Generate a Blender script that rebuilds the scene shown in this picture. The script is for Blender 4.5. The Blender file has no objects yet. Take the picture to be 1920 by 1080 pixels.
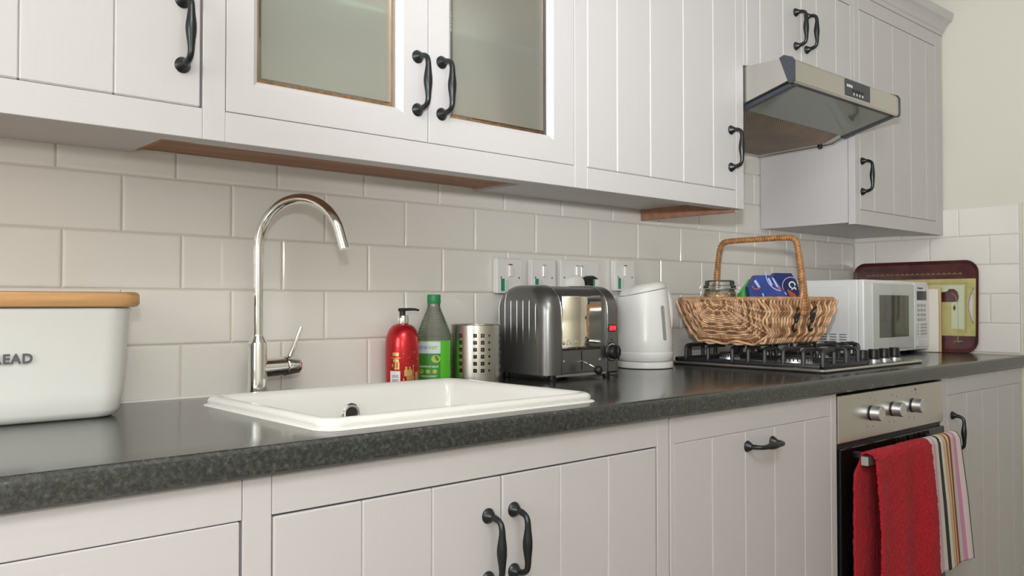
import bpy, bmesh, math, random
from mathutils import Vector, Matrix
random.seed(7)
SC = bpy.context.scene
COL = SC.collection

# ---------------------------------------------------------------- camera
cam_d = bpy.data.cameras.new('camera')
cam = bpy.data.objects.new('camera', cam_d); COL.objects.link(cam)
R_ = Vector((0.746041, -0.665899, -0.000714)); U_ = Vector((-0.011792, -0.014283, 0.999828)); F_ = Vector((0.665795, 0.745905, 0.018508))
M = Matrix((R_, U_, -F_)).transposed().to_4x4()
M.translation = Vector((-0.4868, -1.5856, 1.0753))
cam.matrix_world = M
cam_d.sensor_width = 36.0
cam_d.lens = 36.0 * 1593.19 / 1920.0
cam_d.clip_start = 0.02
SC.camera = cam
# ---------------------------------------------------------------- world, lights, exposure
w = bpy.data.worlds.new('world'); SC.world = w; w.use_nodes = True
w.node_tree.nodes['Background'].inputs[0].default_value = (0.9, 0.95, 1.0, 1)
w.node_tree.nodes['Background'].inputs[1].default_value = 0.3
SC.view_settings.view_transform = 'Standard'
SC.view_settings.look = 'None'
SC.view_settings.gamma = 1.0
SC.view_settings.use_curve_mapping = False
SC.view_settings.exposure = 0.0
def lamp(name, kind, loc, energy, color=(1, 1, 1), **kw):
    d = bpy.data.lights.new(name, kind); d.energy = energy; d.color = color
    for k, v in kw.items(): setattr(d, k, v)
    o = bpy.data.objects.new(name, d); COL.objects.link(o); o.location = loc
    return o
FLASH = lamp('camera_flash', 'SPOT', (-0.505, -1.60, 1.27), 142.0, (0.955, 0.98, 1.0), shadow_soft_size=0.03, spot_size=math.radians(86), spot_blend=1.0)
FLASH.rotation_euler = (F_ + R_ * (581 / 1593.19) + U_ * (783 / 1593.19)).to_track_quat('-Z', 'Y').to_euler()   # flash head tilted up and to the right
CEIL_FILL = lamp('ceiling_fill_light', 'AREA', (-0.6, -2.15, 2.50), 20.0, (0.975, 0.99, 1.0), shape='RECTANGLE', size=1.2, size_y=0.6)  # added overhead lamp for broad ambient fill

SPILL = lamp('camera_flash_spill', 'POINT', (-0.505, -1.60, 1.27), 14.0, (1.0, 0.99, 0.98), shadow_soft_size=0.03)
LEFT_FILL = lamp('left_fill_light', 'AREA', (-2.06, -1.25, 1.55), 13.0, (0.92, 0.97, 1.0), shape='RECTANGLE', size=1.0, size_y=1.0)  # added light from the left, brightens surfaces that face it
LEFT_FILL.rotation_euler = (math.radians(90), 0, math.radians(-90))   # faces +x into the room
# ---------------------------------------------------------------- materials
MATS = {}
def mat(name, col=(0.8, 0.8, 0.8), rough=0.5, metal=0.0, bump=0.0, bscale=60.0, stretch=(1, 1, 1), spec=0.5, coat=0.0, trans=0.0, ior=1.45, var=0.0, vscale=8.0, emit=None, sheen=0.0, coords='Object'):
    m = bpy.data.materials.new(name); m.use_nodes = True
    nt = m.node_tree; b = nt.nodes['Principled BSDF']
    b.inputs['Base Color'].default_value = (*col, 1); b.inputs['Roughness'].default_value = rough
    b.inputs['Metallic'].default_value = metal; b.inputs['IOR'].default_value = ior
    b.inputs['Specular IOR Level'].default_value = spec; b.inputs['Coat Weight'].default_value = coat
    b.inputs['Transmission Weight'].default_value = trans; b.inputs['Sheen Weight'].default_value = sheen
    if emit: b.inputs['Emission Color'].default_value = (*emit[:3], 1); b.inputs['Emission Strength'].default_value = emit[3]
    if bump or var:
        tc = nt.nodes.new('ShaderNodeTexCoord'); mp = nt.nodes.new('ShaderNodeMapping'); mp.inputs['Scale'].default_value = stretch
        nt.links.new(tc.outputs[coords], mp.inputs['Vector'])
        if bump:
            n = nt.nodes.new('ShaderNodeTexNoise'); n.inputs['Scale'].default_value = bscale; n.inputs['Detail'].default_value = 3
            bp = nt.nodes.new('ShaderNodeBump'); bp.inputs['Strength'].default_value = bump; bp.inputs['Distance'].default_value = 0.002
            nt.links.new(mp.outputs[0], n.inputs['Vector']); nt.links.new(n.outputs[0], bp.inputs['Height']); nt.links.new(bp.outputs[0], b.inputs['Normal'])
        if var:
            n2 = nt.nodes.new('ShaderNodeTexNoise'); n2.inputs['Scale'].default_value = vscale; n2.inputs['Detail'].default_value = 4
            mr = nt.nodes.new('ShaderNodeMapRange'); mr.inputs[1].default_value = .3; mr.inputs[2].default_value = .7; mr.inputs[3].default_value = 1 - var; mr.inputs[4].default_value = 1 + var
            mx = nt.nodes.new('ShaderNodeVectorMath'); mx.operation = 'SCALE'; mx.inputs[0].default_value = col
            nt.links.new(mp.outputs[0], n2.inputs['Vector']); nt.links.new(n2.outputs[0], mr.inputs[0]); nt.links.new(mr.outputs[0], mx.inputs['Scale']); nt.links.new(mx.outputs[0], b.inputs['Base Color'])
    MATS[name] = m
    return m
mat('paint', (0.585, 0.567, 0.575), 0.42, bump=0.12, bscale=90, stretch=(0.12, 1, 1.5))
mat('paint_v', (0.585, 0.567, 0.575), 0.42, bump=0.12, bscale=90, stretch=(1.5, 1, 0.12))
mat('tile', (0.82, 0.79, 0.745), 0.10, bump=0.06, bscale=9)
mat('grout', (0.68, 0.63, 0.54), 0.85)
mat('cream_wall', (0.71, 0.695, 0.62), 0.75, bump=0.05, bscale=120)
mat('ceiling_white', (0.80, 0.79, 0.77), 0.85)
mat('floor_tile', (0.30, 0.24, 0.18), 0.4, var=0.2, vscale=4)
mat('sealant', (0.82, 0.81, 0.77), 0.4)
mat('iron', (0.045, 0.050, 0.052), 0.30, metal=0.85, spec=0.5)
mat('chrome', (0.82, 0.82, 0.80), 0.06, metal=1.0)
mat('steel', (0.60, 0.585, 0.55), 0.30, metal=1.0, bump=0.10, bscale=260, stretch=(0.03, 1, 1))
mat('steel_pot', (0.60, 0.58, 0.53), 0.27, metal=1.0)
mat('ceramic', (0.83, 0.82, 0.79), 0.12)
mat('enamel', (0.80, 0.80, 0.77), 0.22)
mat('white_plastic', (0.86, 0.86, 0.84), 0.30)
mat('socket_white', (0.82, 0.81, 0.79), 0.25)
mat('black_plastic', (0.012, 0.012, 0.013), 0.35)
mat('black_gloss', (0.006, 0.006, 0.007), 0.06)
mat('cast_iron', (0.022, 0.023, 0.025), 0.45)
mat('hob_black', (0.02, 0.02, 0.022), 0.25)
mat('charcoal_cap', (0.045, 0.052, 0.065), 0.35)
mat('bamboo', (0.56, 0.31, 0.13), 0.42, var=0.28, vscale=14, stretch=(0.25, 2.5, 6.0), bump=0.05, bscale=60)
mat('raw_wood', (0.33, 0.17, 0.105), 0.62, var=0.25, vscale=10, stretch=(0.3, 3, 3))
mat('oak', (0.40, 0.19, 0.075), 0.5, var=0.35, vscale=30, stretch=(4, 4, 0.4))
mat('pale_wood', (0.70, 0.50, 0.27), 0.5, var=0.15, vscale=20, stretch=(3, .4, .4))
mat('board_white', (0.80, 0.76, 0.68), 0.5)
mat('soap_red', (0.50, 0.012, 0.018), 0.28, metal=0.55, coat=0.4)
mat('gold', (0.66, 0.44, 0.17), 0.35, metal=0.8)
mat('paper_white', (0.78, 0.78, 0.77), 0.6)
mat('print_grey', (0.12, 0.12, 0.13), 0.6)
mat('bottle_green', (0.02, 0.22, 0.08), 0.35)
mat('label_green', (0.05, 0.25, 0.035), 0.4)
mat('liquid_green', (0.10, 0.52, 0.03), 0.15, coat=0.4)
mat('label_blue', (0.62, 0.68, 0.74), 0.5)
mat('text_blue', (0.08, 0.42, 0.62), 0.5)
mat('text_lime', (0.28, 0.52, 0.06), 0.5)
mat('text_white', (0.85, 0.85, 0.82), 0.5)
mat('lime_slice', (0.42, 0.50, 0.10), 0.5)
mat('toaster_grey', (0.20, 0.20, 0.197), 0.30, metal=0.85)
mat('toaster_chrome', (0.80, 0.76, 0.66), 0.08, metal=1.0)
mat('switch_red', (0.75, 0.01, 0.015), 0.3, emit=(1.0, 0.03, 0.03, 0.4))
mat('switch_light', (0.9, 0.3, 0.3), 0.3)
mat('window_grey', (0.33, 0.34, 0.32), 0.25)
mat('sticker_green', (0.02, 0.28, 0.13), 0.4)
mat('red_mark', (0.25, 0.03, 0.03), 0.4)
mat('screw', (0.25, 0.22, 0.18), 0.4, metal=0.8)
mat('wicker', (0.48, 0.27, 0.145), 0.55, var=0.42, vscale=55)
mat('wicker_pale', (0.68, 0.43, 0.26), 0.5, var=0.3, vscale=60)
mat('wicker_dark', (0.27, 0.13, 0.055), 0.55, var=0.4, vscale=60)
mat('wicker_wrap', (0.42, 0.20, 0.075), 0.38, var=0.35, vscale=70)
mat('thong', (0.012, 0.011, 0.012), 0.5)
mat('oats', (0.60, 0.42, 0.22), 0.8, var=0.4, vscale=180)
mat('box_blue', (0.022, 0.050, 0.24), 0.35, var=0.3, vscale=30)
mat('box_navy', (0.012, 0.022, 0.12), 0.35, var=0.3, vscale=30)
mat('box_orange', (0.55, 0.10, 0.03), 0.4)
mat('box_sky', (0.20, 0.50, 0.80), 0.4)
mat('box_lilac', (0.45, 0.48, 0.75), 0.4)
mat('packet_green', (0.035, 0.30, 0.03), 0.30, var=0.4, vscale=30)
mat('microwave_white', (0.84, 0.85, 0.87), 0.28)
mat('microwave_door', (0.60, 0.63, 0.61), 0.12)
mat('microwave_glass', (0.10, 0.10, 0.085), 0.05)
mat('vent_grey', (0.22, 0.22, 0.24), 0.6)
mat('display', (0.03, 0.03, 0.03), 0.2)
mat('button_grey', (0.45, 0.46, 0.46), 0.4)
mat('tray_maroon', (0.085, 0.022, 0.022), 0.25, var=0.3, vscale=25)
mat('tray_cream', (0.52, 0.47, 0.20), 0.30, var=0.12, vscale=40)
mat('tray_mint', (0.62, 0.68, 0.50), 0.35)
mat('tray_olive', (0.40, 0.36, 0.14), 0.35)
mat('knob_silver', (0.62, 0.62, 0.63), 0.38, metal=0.9)
mat('filter_mesh', (0.34, 0.25, 0.18), 0.5, metal=0.3)
mat('hood_under', (0.55, 0.55, 0.51), 0.30, metal=0.9)
mat('plate_white', (0.82, 0.82, 0.80), 0.2)
mat('glass_green', (0.35, 0.55, 0.48), 0.1)
mat('picture_print', (0.45, 0.47, 0.42), 0.6, var=0.5, vscale=6)
mat('fill_glow', (0.9, 0.9, 0.9), 0.5, emit=(1, 0.97, 0.93, 3.0))  # glow for the added ceiling lamp and the added window panes
mat('dark_gap', (0.03, 0.025, 0.02), 0.8)

def counter_material():
    m = bpy.data.materials.new('worktop_laminate'); m.use_nodes = True; nt = m.node_tree; b = nt.nodes['Principled BSDF']
    tc = nt.nodes.new('ShaderNodeTexCoord')
    n = nt.nodes.new('ShaderNodeTexNoise'); n.inputs['Scale'].default_value = 150; n.inputs['Detail'].default_value = 5; n.inputs['Roughness'].default_value = .65
    r = nt.nodes.new('ShaderNodeValToRGB'); e = r.color_ramp.elements
    e[0].position = .36; e[0].color = (0.014, 0.016, 0.014, 1); e[1].position = .78; e[1].color = (0.105, 0.112, 0.10, 1)
    x = r.color_ramp.elements.new(.54); x.color = (0.034, 0.038, 0.035, 1)
    v = nt.nodes.new('ShaderNodeTexVoronoi'); v.inputs['Scale'].default_value = 130
    mr = nt.nodes.new('ShaderNodeMapRange'); mr.inputs[1].default_value = .06; mr.inputs[2].default_value = .18; mr.inputs[3].default_value = 0.16; mr.inputs[4].default_value = 0.0
    mx = nt.nodes.new('ShaderNodeMix'); mx.data_type = 'RGBA'; mx.inputs[7].default_value = (0.26, 0.27, 0.25, 1)
    nt.links.new(tc.outputs['Object'], n.inputs['Vector']); nt.links.new(tc.outputs['Object'], v.inputs['Vector'])
    nt.links.new(n.outputs[0], r.inputs[0]); nt.links.new(v.outputs['Distance'], mr.inputs[0]); nt.links.new(mr.outputs[0], mx.inputs[0])
    nt.links.new(r.outputs[0], mx.inputs[6]); nt.links.new(mx.outputs[2], b.inputs['Base Color'])
    b.inputs['Roughness'].default_value = 0.17; b.inputs['IOR'].default_value = 1.72
    MATS['worktop'] = m
counter_material()

def mixglass(name, tint, diff, t_transp, rough, blur=0.0):
    # thin pane: part see-through, part scattered, with a glossy face
    m = bpy.data.materials.new(name); m.use_nodes = True; nt = m.node_tree; nt.nodes.clear()
    out = nt.nodes.new('ShaderNodeOutputMaterial')
    tr = nt.nodes.new('ShaderNodeBsdfTransparent'); tr.inputs[0].default_value = (*tint, 1)
    df = nt.nodes.new('ShaderNodeBsdfDiffuse'); df.inputs[0].default_value = (*diff, 1)
    tl = nt.nodes.new('ShaderNodeBsdfTranslucent'); tl.inputs[0].default_value = (*diff, 1)
    rf = nt.nodes.new('ShaderNodeBsdfRefraction'); rf.inputs['IOR'].default_value = 1.3; rf.inputs['Roughness'].default_value = 0.30; rf.inputs[0].default_value = (*tint, 1)
    gl = nt.nodes.new('ShaderNodeBsdfGlossy'); gl.inputs['Roughness'].default_value = rough; gl.inputs[0].default_value = (1, 1, 1, 1)
    a = nt.nodes.new('ShaderNodeMixShader'); a.inputs[0].default_value = .5
    nt.links.new(df.outputs[0], a.inputs[1]); nt.links.new(tl.outputs[0], a.inputs[2])
    a2 = nt.nodes.new('ShaderNodeMixShader'); a2.inputs[0].default_value = blur
    nt.links.new(a.outputs[0], a2.inputs[1]); nt.links.new(rf.outputs[0], a2.inputs[2])
    c = nt.nodes.new('ShaderNodeMixShader'); c.inputs[0].default_value = t_transp
    nt.links.new(a2.outputs[0], c.inputs[1]); nt.links.new(tr.outputs[0], c.inputs[2])
    fr = nt.nodes.new('ShaderNodeFresnel'); fr.inputs[0].default_value = 1.5
    mm = nt.nodes.new('ShaderNodeMath'); mm.operation = 'MULTIPLY'; mm.inputs[1].default_value = 1.0
    g = nt.nodes.new('ShaderNodeMixShader')
    nt.links.new(fr.outputs[0], mm.inputs[0]); nt.links.new(mm.outputs[0], g.inputs[0]); nt.links.new(c.outputs[0], g.inputs[1]); nt.links.new(gl.outputs[0], g.inputs[2])
    nt.links.new(g.outputs[0], out.inputs[0])
    MATS[name] = m
    return m
mixglass('frosted', (0.97, 0.985, 0.95), (0.86, 0.85, 0.77), 0.42, 0.10, 0.5)
mixglass('clear_glass', (0.93, 0.97, 0.95), (0.6, 0.65, 0.6), 0.97, 0.02)
mixglass('bottle_clear', (0.72, 0.74, 0.70), (0.42, 0.42, 0.38), 0.62, 0.08)
mixglass('jar_glass', (0.90, 0.92, 0.90), (0.5, 0.5, 0.46), 0.86, 0.04)
mixglass('visor', (0.9, 0.93, 0.9), (0.66, 0.75, 0.66), 0.45, 0.08)

def mesh_filter():
    m = MATS['filter_mesh']; nt = m.node_tree; b = nt.nodes['Principled BSDF']
    tc = nt.nodes.new('ShaderNodeTexCoord'); v = nt.nodes.new('ShaderNodeTexChecker'); v.inputs['Scale'].default_value = 190; v.inputs[1].default_value = (.50, .37, .27, 1); v.inputs[2].default_value = (.12, .085, .06, 1)
    n = nt.nodes.new('ShaderNodeTexNoise'); n.inputs['Scale'].default_value = 7; mx = nt.nodes.new('ShaderNodeMix'); mx.data_type = 'RGBA'; mx.blend_type = 'MULTIPLY'; mx.inputs[0].default_value = .6
    nt.links.new(tc.outputs['Object'], v.inputs[0]); nt.links.new(tc.outputs['Object'], n.inputs['Vector']); nt.links.new(v.outputs[0], mx.inputs[6]); nt.links.new(n.outputs[0], mx.inputs[7]); nt.links.new(mx.outputs[2], b.inputs['Base Color'])
mesh_filter()
def stripes_material():
    m = bpy.data.materials.new('striped_cotton'); m.use_nodes = True; nt = m.node_tree; b = nt.nodes['Principled BSDF']
    b.inputs['Roughness'].default_value = .9
    at = nt.nodes.new('ShaderNodeUVMap'); sp = nt.nodes.new('ShaderNodeSeparateXYZ'); nt.links.new(at.outputs[0], sp.inputs[0])
    r = nt.nodes.new('ShaderNodeValToRGB'); r.color_ramp.interpolation = 'CONSTANT'
    S = [(0, (.75, .70, .25)), (.035, (.45, .03, .03)), (.08, (.62, .62, .60)), (.15, (.68, .40, .52)), (.22, (.66, .64, .62)), (.30, (.035, .038, .030)), (.37, (.70, .66, .62)), (.43, (.74, .44, .20)),
         (.49, (.62, .58, .52)), (.52, (.22, .11, .16)), (.57, (.66, .60, .20)), (.63, (.45, .025, .02)), (.70, (.52, .60, .60)), (.78, (.66, .28, .46)), (.86, (.76, .66, .68)), (.975, (.05, .05, .04))]
    el = r.color_ramp.elements
    el[0].position = 0; el[0].color = (*S[0][1], 1); el[1].position = S[1][0]; el[1].color = (*S[1][1], 1)
    for p, c in S[2:]:
        x = el.new(p); x.color = (*c, 1)
    nt.links.new(sp.outputs[0], r.inputs[0]); nt.links.new(r.outputs[0], b.inputs['Base Color'])
    MATS['stripes'] = m
stripes_material()
def terry_material():
    m = mat('red_terry', (0.46, 0.008, 0.020), 0.95, bump=1.0, bscale=480, var=0.35, vscale=260, sheen=0.05)
terry_material()

# ---------------------------------------------------------------- geometry helpers
def wloc(o):
    v = Vector((0, 0, 0))
    while o is not None:
        v += o.location; o = o.parent
    return v
def obj(name, bm, m, parent=None, smooth=False, loc=None):
    """Link a bmesh given in WORLD coordinates as one mesh object."""
    me = bpy.data.meshes.new(name)
    bmesh.ops.recalc_face_normals(bm, faces=bm.faces[:])
    org = wloc(parent) if parent is not None else Vector(loc or (0, 0, 0))
    bmesh.ops.translate(bm, verts=bm.verts[:], vec=-org)
    bm.to_mesh(me); bm.free()
    if m is not None: me.materials.append(MATS[m] if isinstance(m, str) else m)
    if smooth:
        for p in me.polygons: p.use_smooth = True
        if smooth is not True:
            try: me.set_sharp_from_angle(angle=math.radians(smooth))
            except Exception: pass
    o = bpy.data.objects.new(name, me); COL.objects.link(o)
    if parent is not None: o.parent = parent
    else: o.location = org
    return o
def tag(o, label, cat, group=None, kind=None):
    if label: o['label'] = label
    if cat: o['category'] = cat
    if group: o['group'] = group
    if kind: o['kind'] = kind
    return o
def thing(name, label, cat, loc, group=None):
    o = bpy.data.objects.new(name, None); COL.objects.link(o); o.location = loc; o.empty_display_size = .05
    return tag(o, label, cat, group)
def struct(o): o['kind'] = 'structure'; return o
def NB(): return bmesh.new()
def box(bm, x0, x1, y0, y1, z0, z1, bev=0.0, seg=1, rot=None):
    r = bmesh.ops.create_cube(bm, size=1.0); vs = r['verts']
    for v in vs:
        v.co = Vector((x0 + (v.co.x + .5) * (x1 - x0), y0 + (v.co.y + .5) * (y1 - y0), z0 + (v.co.z + .5) * (z1 - z0)))
    if bev > 0:
        es = list({e for v in vs for e in v.link_edges})
        g = bmesh.ops.bevel(bm, geom=es, offset=bev, segments=seg, affect='EDGES', profile=.5)
    return bm
def bx(name, x0, x1, y0, y1, z0, z1, m, parent=None, bev=0.0, seg=1, smooth=False):
    return obj(name, box(NB(), x0, x1, y0, y1, z0, z1, bev, seg), m, parent, smooth)
def lathe(bm, prof, center=(0, 0, 0), n=32, axis=None, cap=True):
    """prof: (r, h) pairs; axis: direction of h (default z)."""
    ax = Vector(axis or (0, 0, 1)).normalized(); q = Vector((0, 0, 1)).rotation_difference(ax); c = Vector(center)
    loops = []
    for r, h in prof:
        if r < 1e-6: loops.append([bm.verts.new(c + q @ Vector((0, 0, h)))])
        else: loops.append([bm.verts.new(c + q @ Vector((r * math.cos(2 * math.pi * i / n), r * math.sin(2 * math.pi * i / n), h))) for i in range(n)])
    for a, b in zip(loops, loops[1:]):
        if len(a) == 1 and len(b) == 1: continue
        for i in range(n):
            j = (i + 1) % n
            if len(a) == 1: bm.faces.new((a[0], b[i], b[j]))
            elif len(b) == 1: bm.faces.new((a[i], a[j], b[0]))
            else: bm.faces.new((a[i], a[j], b[j], b[i]))
    if cap:
        for l in (loops[0], loops[-1]):
            if len(l) > 1: bm.faces.new(l)
    return bm
def tube(bm, pts, rad, n=8, cap=True, closed=False):
    pts = [Vector(p) for p in pts]; N = len(pts)
    if not isinstance(rad, (list, tuple)): rad = [rad] * N
    T = []
    for i in range(N):
        if closed: t = pts[(i + 1) % N] - pts[i - 1]
        else: t = pts[min(i + 1, N - 1)] - pts[max(i - 1, 0)]
        T.append(t.normalized() if t.length > 1e-9 else Vector((0, 0, 1)))
    up = Vector((0, 0, 1)) if abs(T[0].z) < .9 else Vector((1, 0, 0))
    nrm = (up - T[0] * up.dot(T[0])).normalized(); loops = []
    for i in range(N):
        if i: 
            q = T[i - 1].rotation_difference(T[i]); nrm = q @ nrm; nrm = (nrm - T[i] * nrm.dot(T[i])).normalized()
        bn = T[i].cross(nrm)
        loops.append([bm.verts.new(pts[i] + rad[i] * (math.cos(2 * math.pi * k / n) * nrm + math.sin(2 * math.pi * k / n) * bn)) for k in range(n)])
    rng = range(N) if closed else range(N - 1)
    for i in rng:
        a = loops[i]; b = loops[(i + 1) % N]
        for k in range(n):
            j = (k + 1) % n; bm.faces.new((a[k], a[j], b[j], b[k]))
    if cap and not closed: bm.faces.new(loops[0][::-1]); bm.faces.new(loops[-1])
    return bm
def rrect(x0, x1, y0, y1, r, n=6):
    P = []
    for cx, cy, a0 in ((x1 - r, y1 - r, 0), (x0 + r, y1 - r, 90), (x0 + r, y0 + r, 180), (x1 - r, y0 + r, 270)):
        for k in range(n + 1):
            a = math.radians(a0 + 90 * k / n); P.append((cx + r * math.cos(a), cy + r * math.sin(a)))
    return P
def loft(bm, loops, cap0=True, cap1=True):
    L = [[bm.verts.new(p) for p in l] for l in loops]; n = len(L[0])
    for a, b in zip(L, L[1:]):
        for i in range(n):
            j = (i + 1) % n; bm.faces.new((a[i], a[j], b[j], b[i]))
    if cap0: bm.faces.new(L[0])
    if cap1: bm.faces.new(L[-1])
    return bm
def prism(bm, poly, axis, a0, a1):
    """poly: 2D points; axis 'x': (y,z) polygon run along x, 'y': (x,z), 'z': (x,y)."""
    f = {'x': lambda p, a: (a, p[0], p[1]), 'y': lambda p, a: (p[0], a, p[1]), 'z': lambda p, a: (p[0], p[1], a)}[axis]
    return loft(bm, [[f(p, a0) for p in poly], [f(p, a1) for p in poly]])
_font = None
def text_bm(s, size, origin, xdir, ydir, thick=0.0003, bold=0.0, spacing=1.0, align='LEFT', shear=0.0):
    cu = bpy.data.curves.new('lettering', 'FONT'); cu.body = s; cu.size = size; cu.extrude = thick; cu.offset = bold; cu.space_character = spacing; cu.align_x = align; cu.shear = shear; cu.resolution_u = 3
    o = bpy.data.objects.new('lettering', cu); COL.objects.link(o); bpy.context.view_layer.update()
    me = bpy.data.meshes.new_from_object(o.evaluated_get(bpy.context.evaluated_depsgraph_get()))
    bm = NB(); bm.from_mesh(me); bpy.data.objects.remove(o); bpy.data.curves.remove(cu); bpy.data.meshes.remove(me)
    X = Vector(xdir).normalized(); Y = Vector(ydir).normalized(); Z = X.cross(Y); O = Vector(origin)
    for v in bm.verts: v.co = O + X * v.co.x + Y * v.co.y + Z * v.co.z
    return bm
def join(bm, other):
    me = bpy.data.meshes.new('tmp'); other.to_mesh(me); other.free(); bm.from_mesh(me); bpy.data.meshes.remove(me); return bm

# ================================================================ the room
XR = 2.7203
bx_ = bx
o = struct(bx('floor', -2.2, 2.9, -2.62, 0.1, -0.05, 0.0, 'floor_tile'))
struct(bx('ceiling', -2.2, 2.9, -2.62, 0.1, 2.60, 2.65, 'ceiling_white'))
wall = struct(bx('wall_back', -2.2, 2.9, 0.006, 0.1, 0, 2.6, 'cream_wall'))
wallr = struct(bx('wall_right', XR + 0.006, 2.9, -2.62, 0.006, 0, 2.6, 'cream_wall'))
struct(bx('wall_left', -2.2, -2.1, -2.62, 0.006, 0, 2.6, 'cream_wall'))
struct(bx('wall_front', -2.1, XR + 0.006, -2.62, -2.52, 0, 2.6, 'cream_wall'))
bx('grout', -0.9, XR + 0.004, 0.0022, 0.0062, 0.86, 1.62, 'grout', wall)
bx('grout', XR + 0.0022, XR + 0.0062, -0.5825, 0.004, 0.86, 1.411, 'grout', wallr)
PW, PH, G = 0.202, 0.102, 0.0024
_tiles = {}
def tile_mesh(w_, h_):
    k = (round(w_, 4), round(h_, 4))
    if k not in _tiles:
        bm = NB(); w2, h2 = w_ / 2, h_ / 2
        def lp(i, y): return [(-w2 + i, y, -h2 + i), (w2 - i, y, -h2 + i), (w2 - i, y, h2 - i), (-w2 + i, y, h2 - i)]
        loft(bm, [lp(0, .003), lp(0, -.0005), lp(.0010, -.0018), lp(.0028, -.0027), lp(.0060, -.0030)], True, True)
        bmesh.ops.recalc_face_normals(bm, faces=bm.faces[:])
        me = bpy.data.meshes.new('tile'); bm.to_mesh(me); bm.free(); me.materials.append(MATS['tile'])
        _tiles[k] = me
    return _tiles[k]
def tile(parent, loc, w_, h_, rz=0.0):
    o = bpy.data.objects.new('tile', tile_mesh(w_, h_)); COL.objects.link(o); o.parent = parent
    o.location = Vector(loc) - wloc(parent); o.rotation_euler = (random.gauss(0, .0022), 0, rz + random.gauss(0, .0016))
for r in range(7):
    z0 = 0.898 + PH * r; z1 = z0 + PH; zb = max(z0, 0.9)
    off = {0: .5232, 1: 0, 2: .5232, 3: 0, 4: .47, 5: 0, 6: .5}[r]
    lo = -0.85 if r < 5 else 1.36
    k = math.floor(lo / PW) - 1
    while True:
        a = (k + off) * PW; b = a + PW; k += 1
        if b < lo: continue
        if a > XR: break
        b = min(b, XR)
        if b - a < .01: continue
        tile(wall, ((a + b) / 2, .002, (zb + z1) / 2), b - a - G, z1 - zb - G)
for r in range(5):
    z0 = 0.906 + PH * r - .002; z1 = z0 + PH; zb = max(z0, .9)
    js = [-.5825, -.3873, -.1853, 0] if r % 2 == 0 else [-.5825, -.4879, -.2859, -.0839, 0]
    for a, b in zip(js, js[1:]):
        tile(wallr, (XR + .002, (a + b) / 2, (zb + z1) / 2), b - a - G, z1 - zb - G, rz=-math.pi / 2)
struct(bx('trim_1', XR - .003, XR + .006, -.5905, -.5835, .9, 1.418, 'cream_wall', None, .001))
bm = NB(); tube(bm, [(-.85, -.003, .9005), (XR, -.003, .9005)], .0035, 6); struct(obj('trim_2', bm, 'sealant', None, True))

# ================================================================ worktop
wt = NB()
fy, fz0, fz1 = -0.601, 0.8625, 0.90
prof = [(-.53, fz0), (fy + .004, fz0), (fy, fz0 + .004)] + [(fy + .011 - .011 * math.cos(math.radians(a)), fz1 - .011 + .011 * math.sin(math.radians(a))) for a in range(0, 91, 10)] + [(-.53, fz1)]
prism(wt, prof, 'x', -1.0, XR - .001)
box(wt, -1.0, XR - .001, -.135, -.0015, fz0, fz1)
box(wt, -1.0, .115, -.53, -.135, fz0, fz1)
box(wt, .632, XR - .001, -.53, -.135, fz0, fz1)
o = obj('worktop', wt, 'worktop', None, 35, loc=(.9, -.3, .8625))
tag(o, 'long dark grey speckled laminate worktop with rounded front edge', 'worktop')

# ================================================================ cabinet fronts
FU, FL = -0.335, -0.585     # face planes, wall and base units
def handle(parent, c, axis='z', up=None, half=.048):
    """bow handle: two rosettes and a swelling bar, standing off towards -y; c = centre on the door face."""
    c = Vector(c); A = Vector((0, 0, 1)) if axis == 'z' else Vector((1, 0, 0)); Nn = Vector((0, -1, 0)); bm = NB()
    for s in (-1, 1):
        lathe(bm, [(.0118, 0), (.0118, .0022), (.0098, .0045), (.0088, .0060), (.0092, .0068), (.0070, .0100), (.0052, .0135)], c + A * half * s, 20, Nn)
    P, Rr = [], []
    n = 30
    for i in range(n + 1):
        t = -1 + 2 * i / n; s = abs(t)
        # squared-off bow
        if s > .93: k = (1 - s) / .07; d = .010 + .016 * k; a = half * (1 if t > 0 else -1); r = .0052
        else:
            q = s / .93; d = .026 + .0085 * (1 - max(0, (q - .62) / .38) ** 2) - (0.002 * (1 - q)); a = half * t / .93; a = math.copysign(min(abs(a), half), a)
            r = .0046 + .0034 * math.exp(-(q / .42) ** 2)
        P.append(c + A * a + Nn * d); Rr.append(r)
    for _ in range(3):
        P = [P[0]] + [(P[i - 1] + P[i] * 2 + P[i + 1]) / 4 for i in range(1, len(P) - 1)] + [P[-1]]
    tube(bm, P, Rr, 12)
    return obj('handle', bm, 'iron', parent, 40)
def planks(door, xs, z0, z1, y, th=.018, bev=.0022, m='paint_v'):
    for a, b in zip(xs, xs[1:]):
        bx('plank', a + .0002, b - .0002, y, y + th, z0, z1, m, door, bev)
def plank_door(unit, xs, z0, z1, y):
    d = bx('door', xs[0] + .001, xs[-1] - .001, y + .012, y + .021, z0 + .001, z1 - .001, 'paint_v', unit)
    planks(d, xs, z0, z1, y, th=.013)
    return d
def frame_rail(name, unit, x0, x1, z0, z1, y, th=.022, m='paint', bev=.0008):
    return bx(name, x0 + .0002, x1 - .0002, y, y + th, z0, z1, m, unit, bev)
ZB, ZD, ZT = 1.3215, 1.3685, 2.045
def carcass(name, unit, x0, x1, z0, z1, yf, m='paint', back=.0):
    return bx(name, x0, x1, yf + .0235, -.0035 - back, z0, z1, m, unit)
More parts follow.
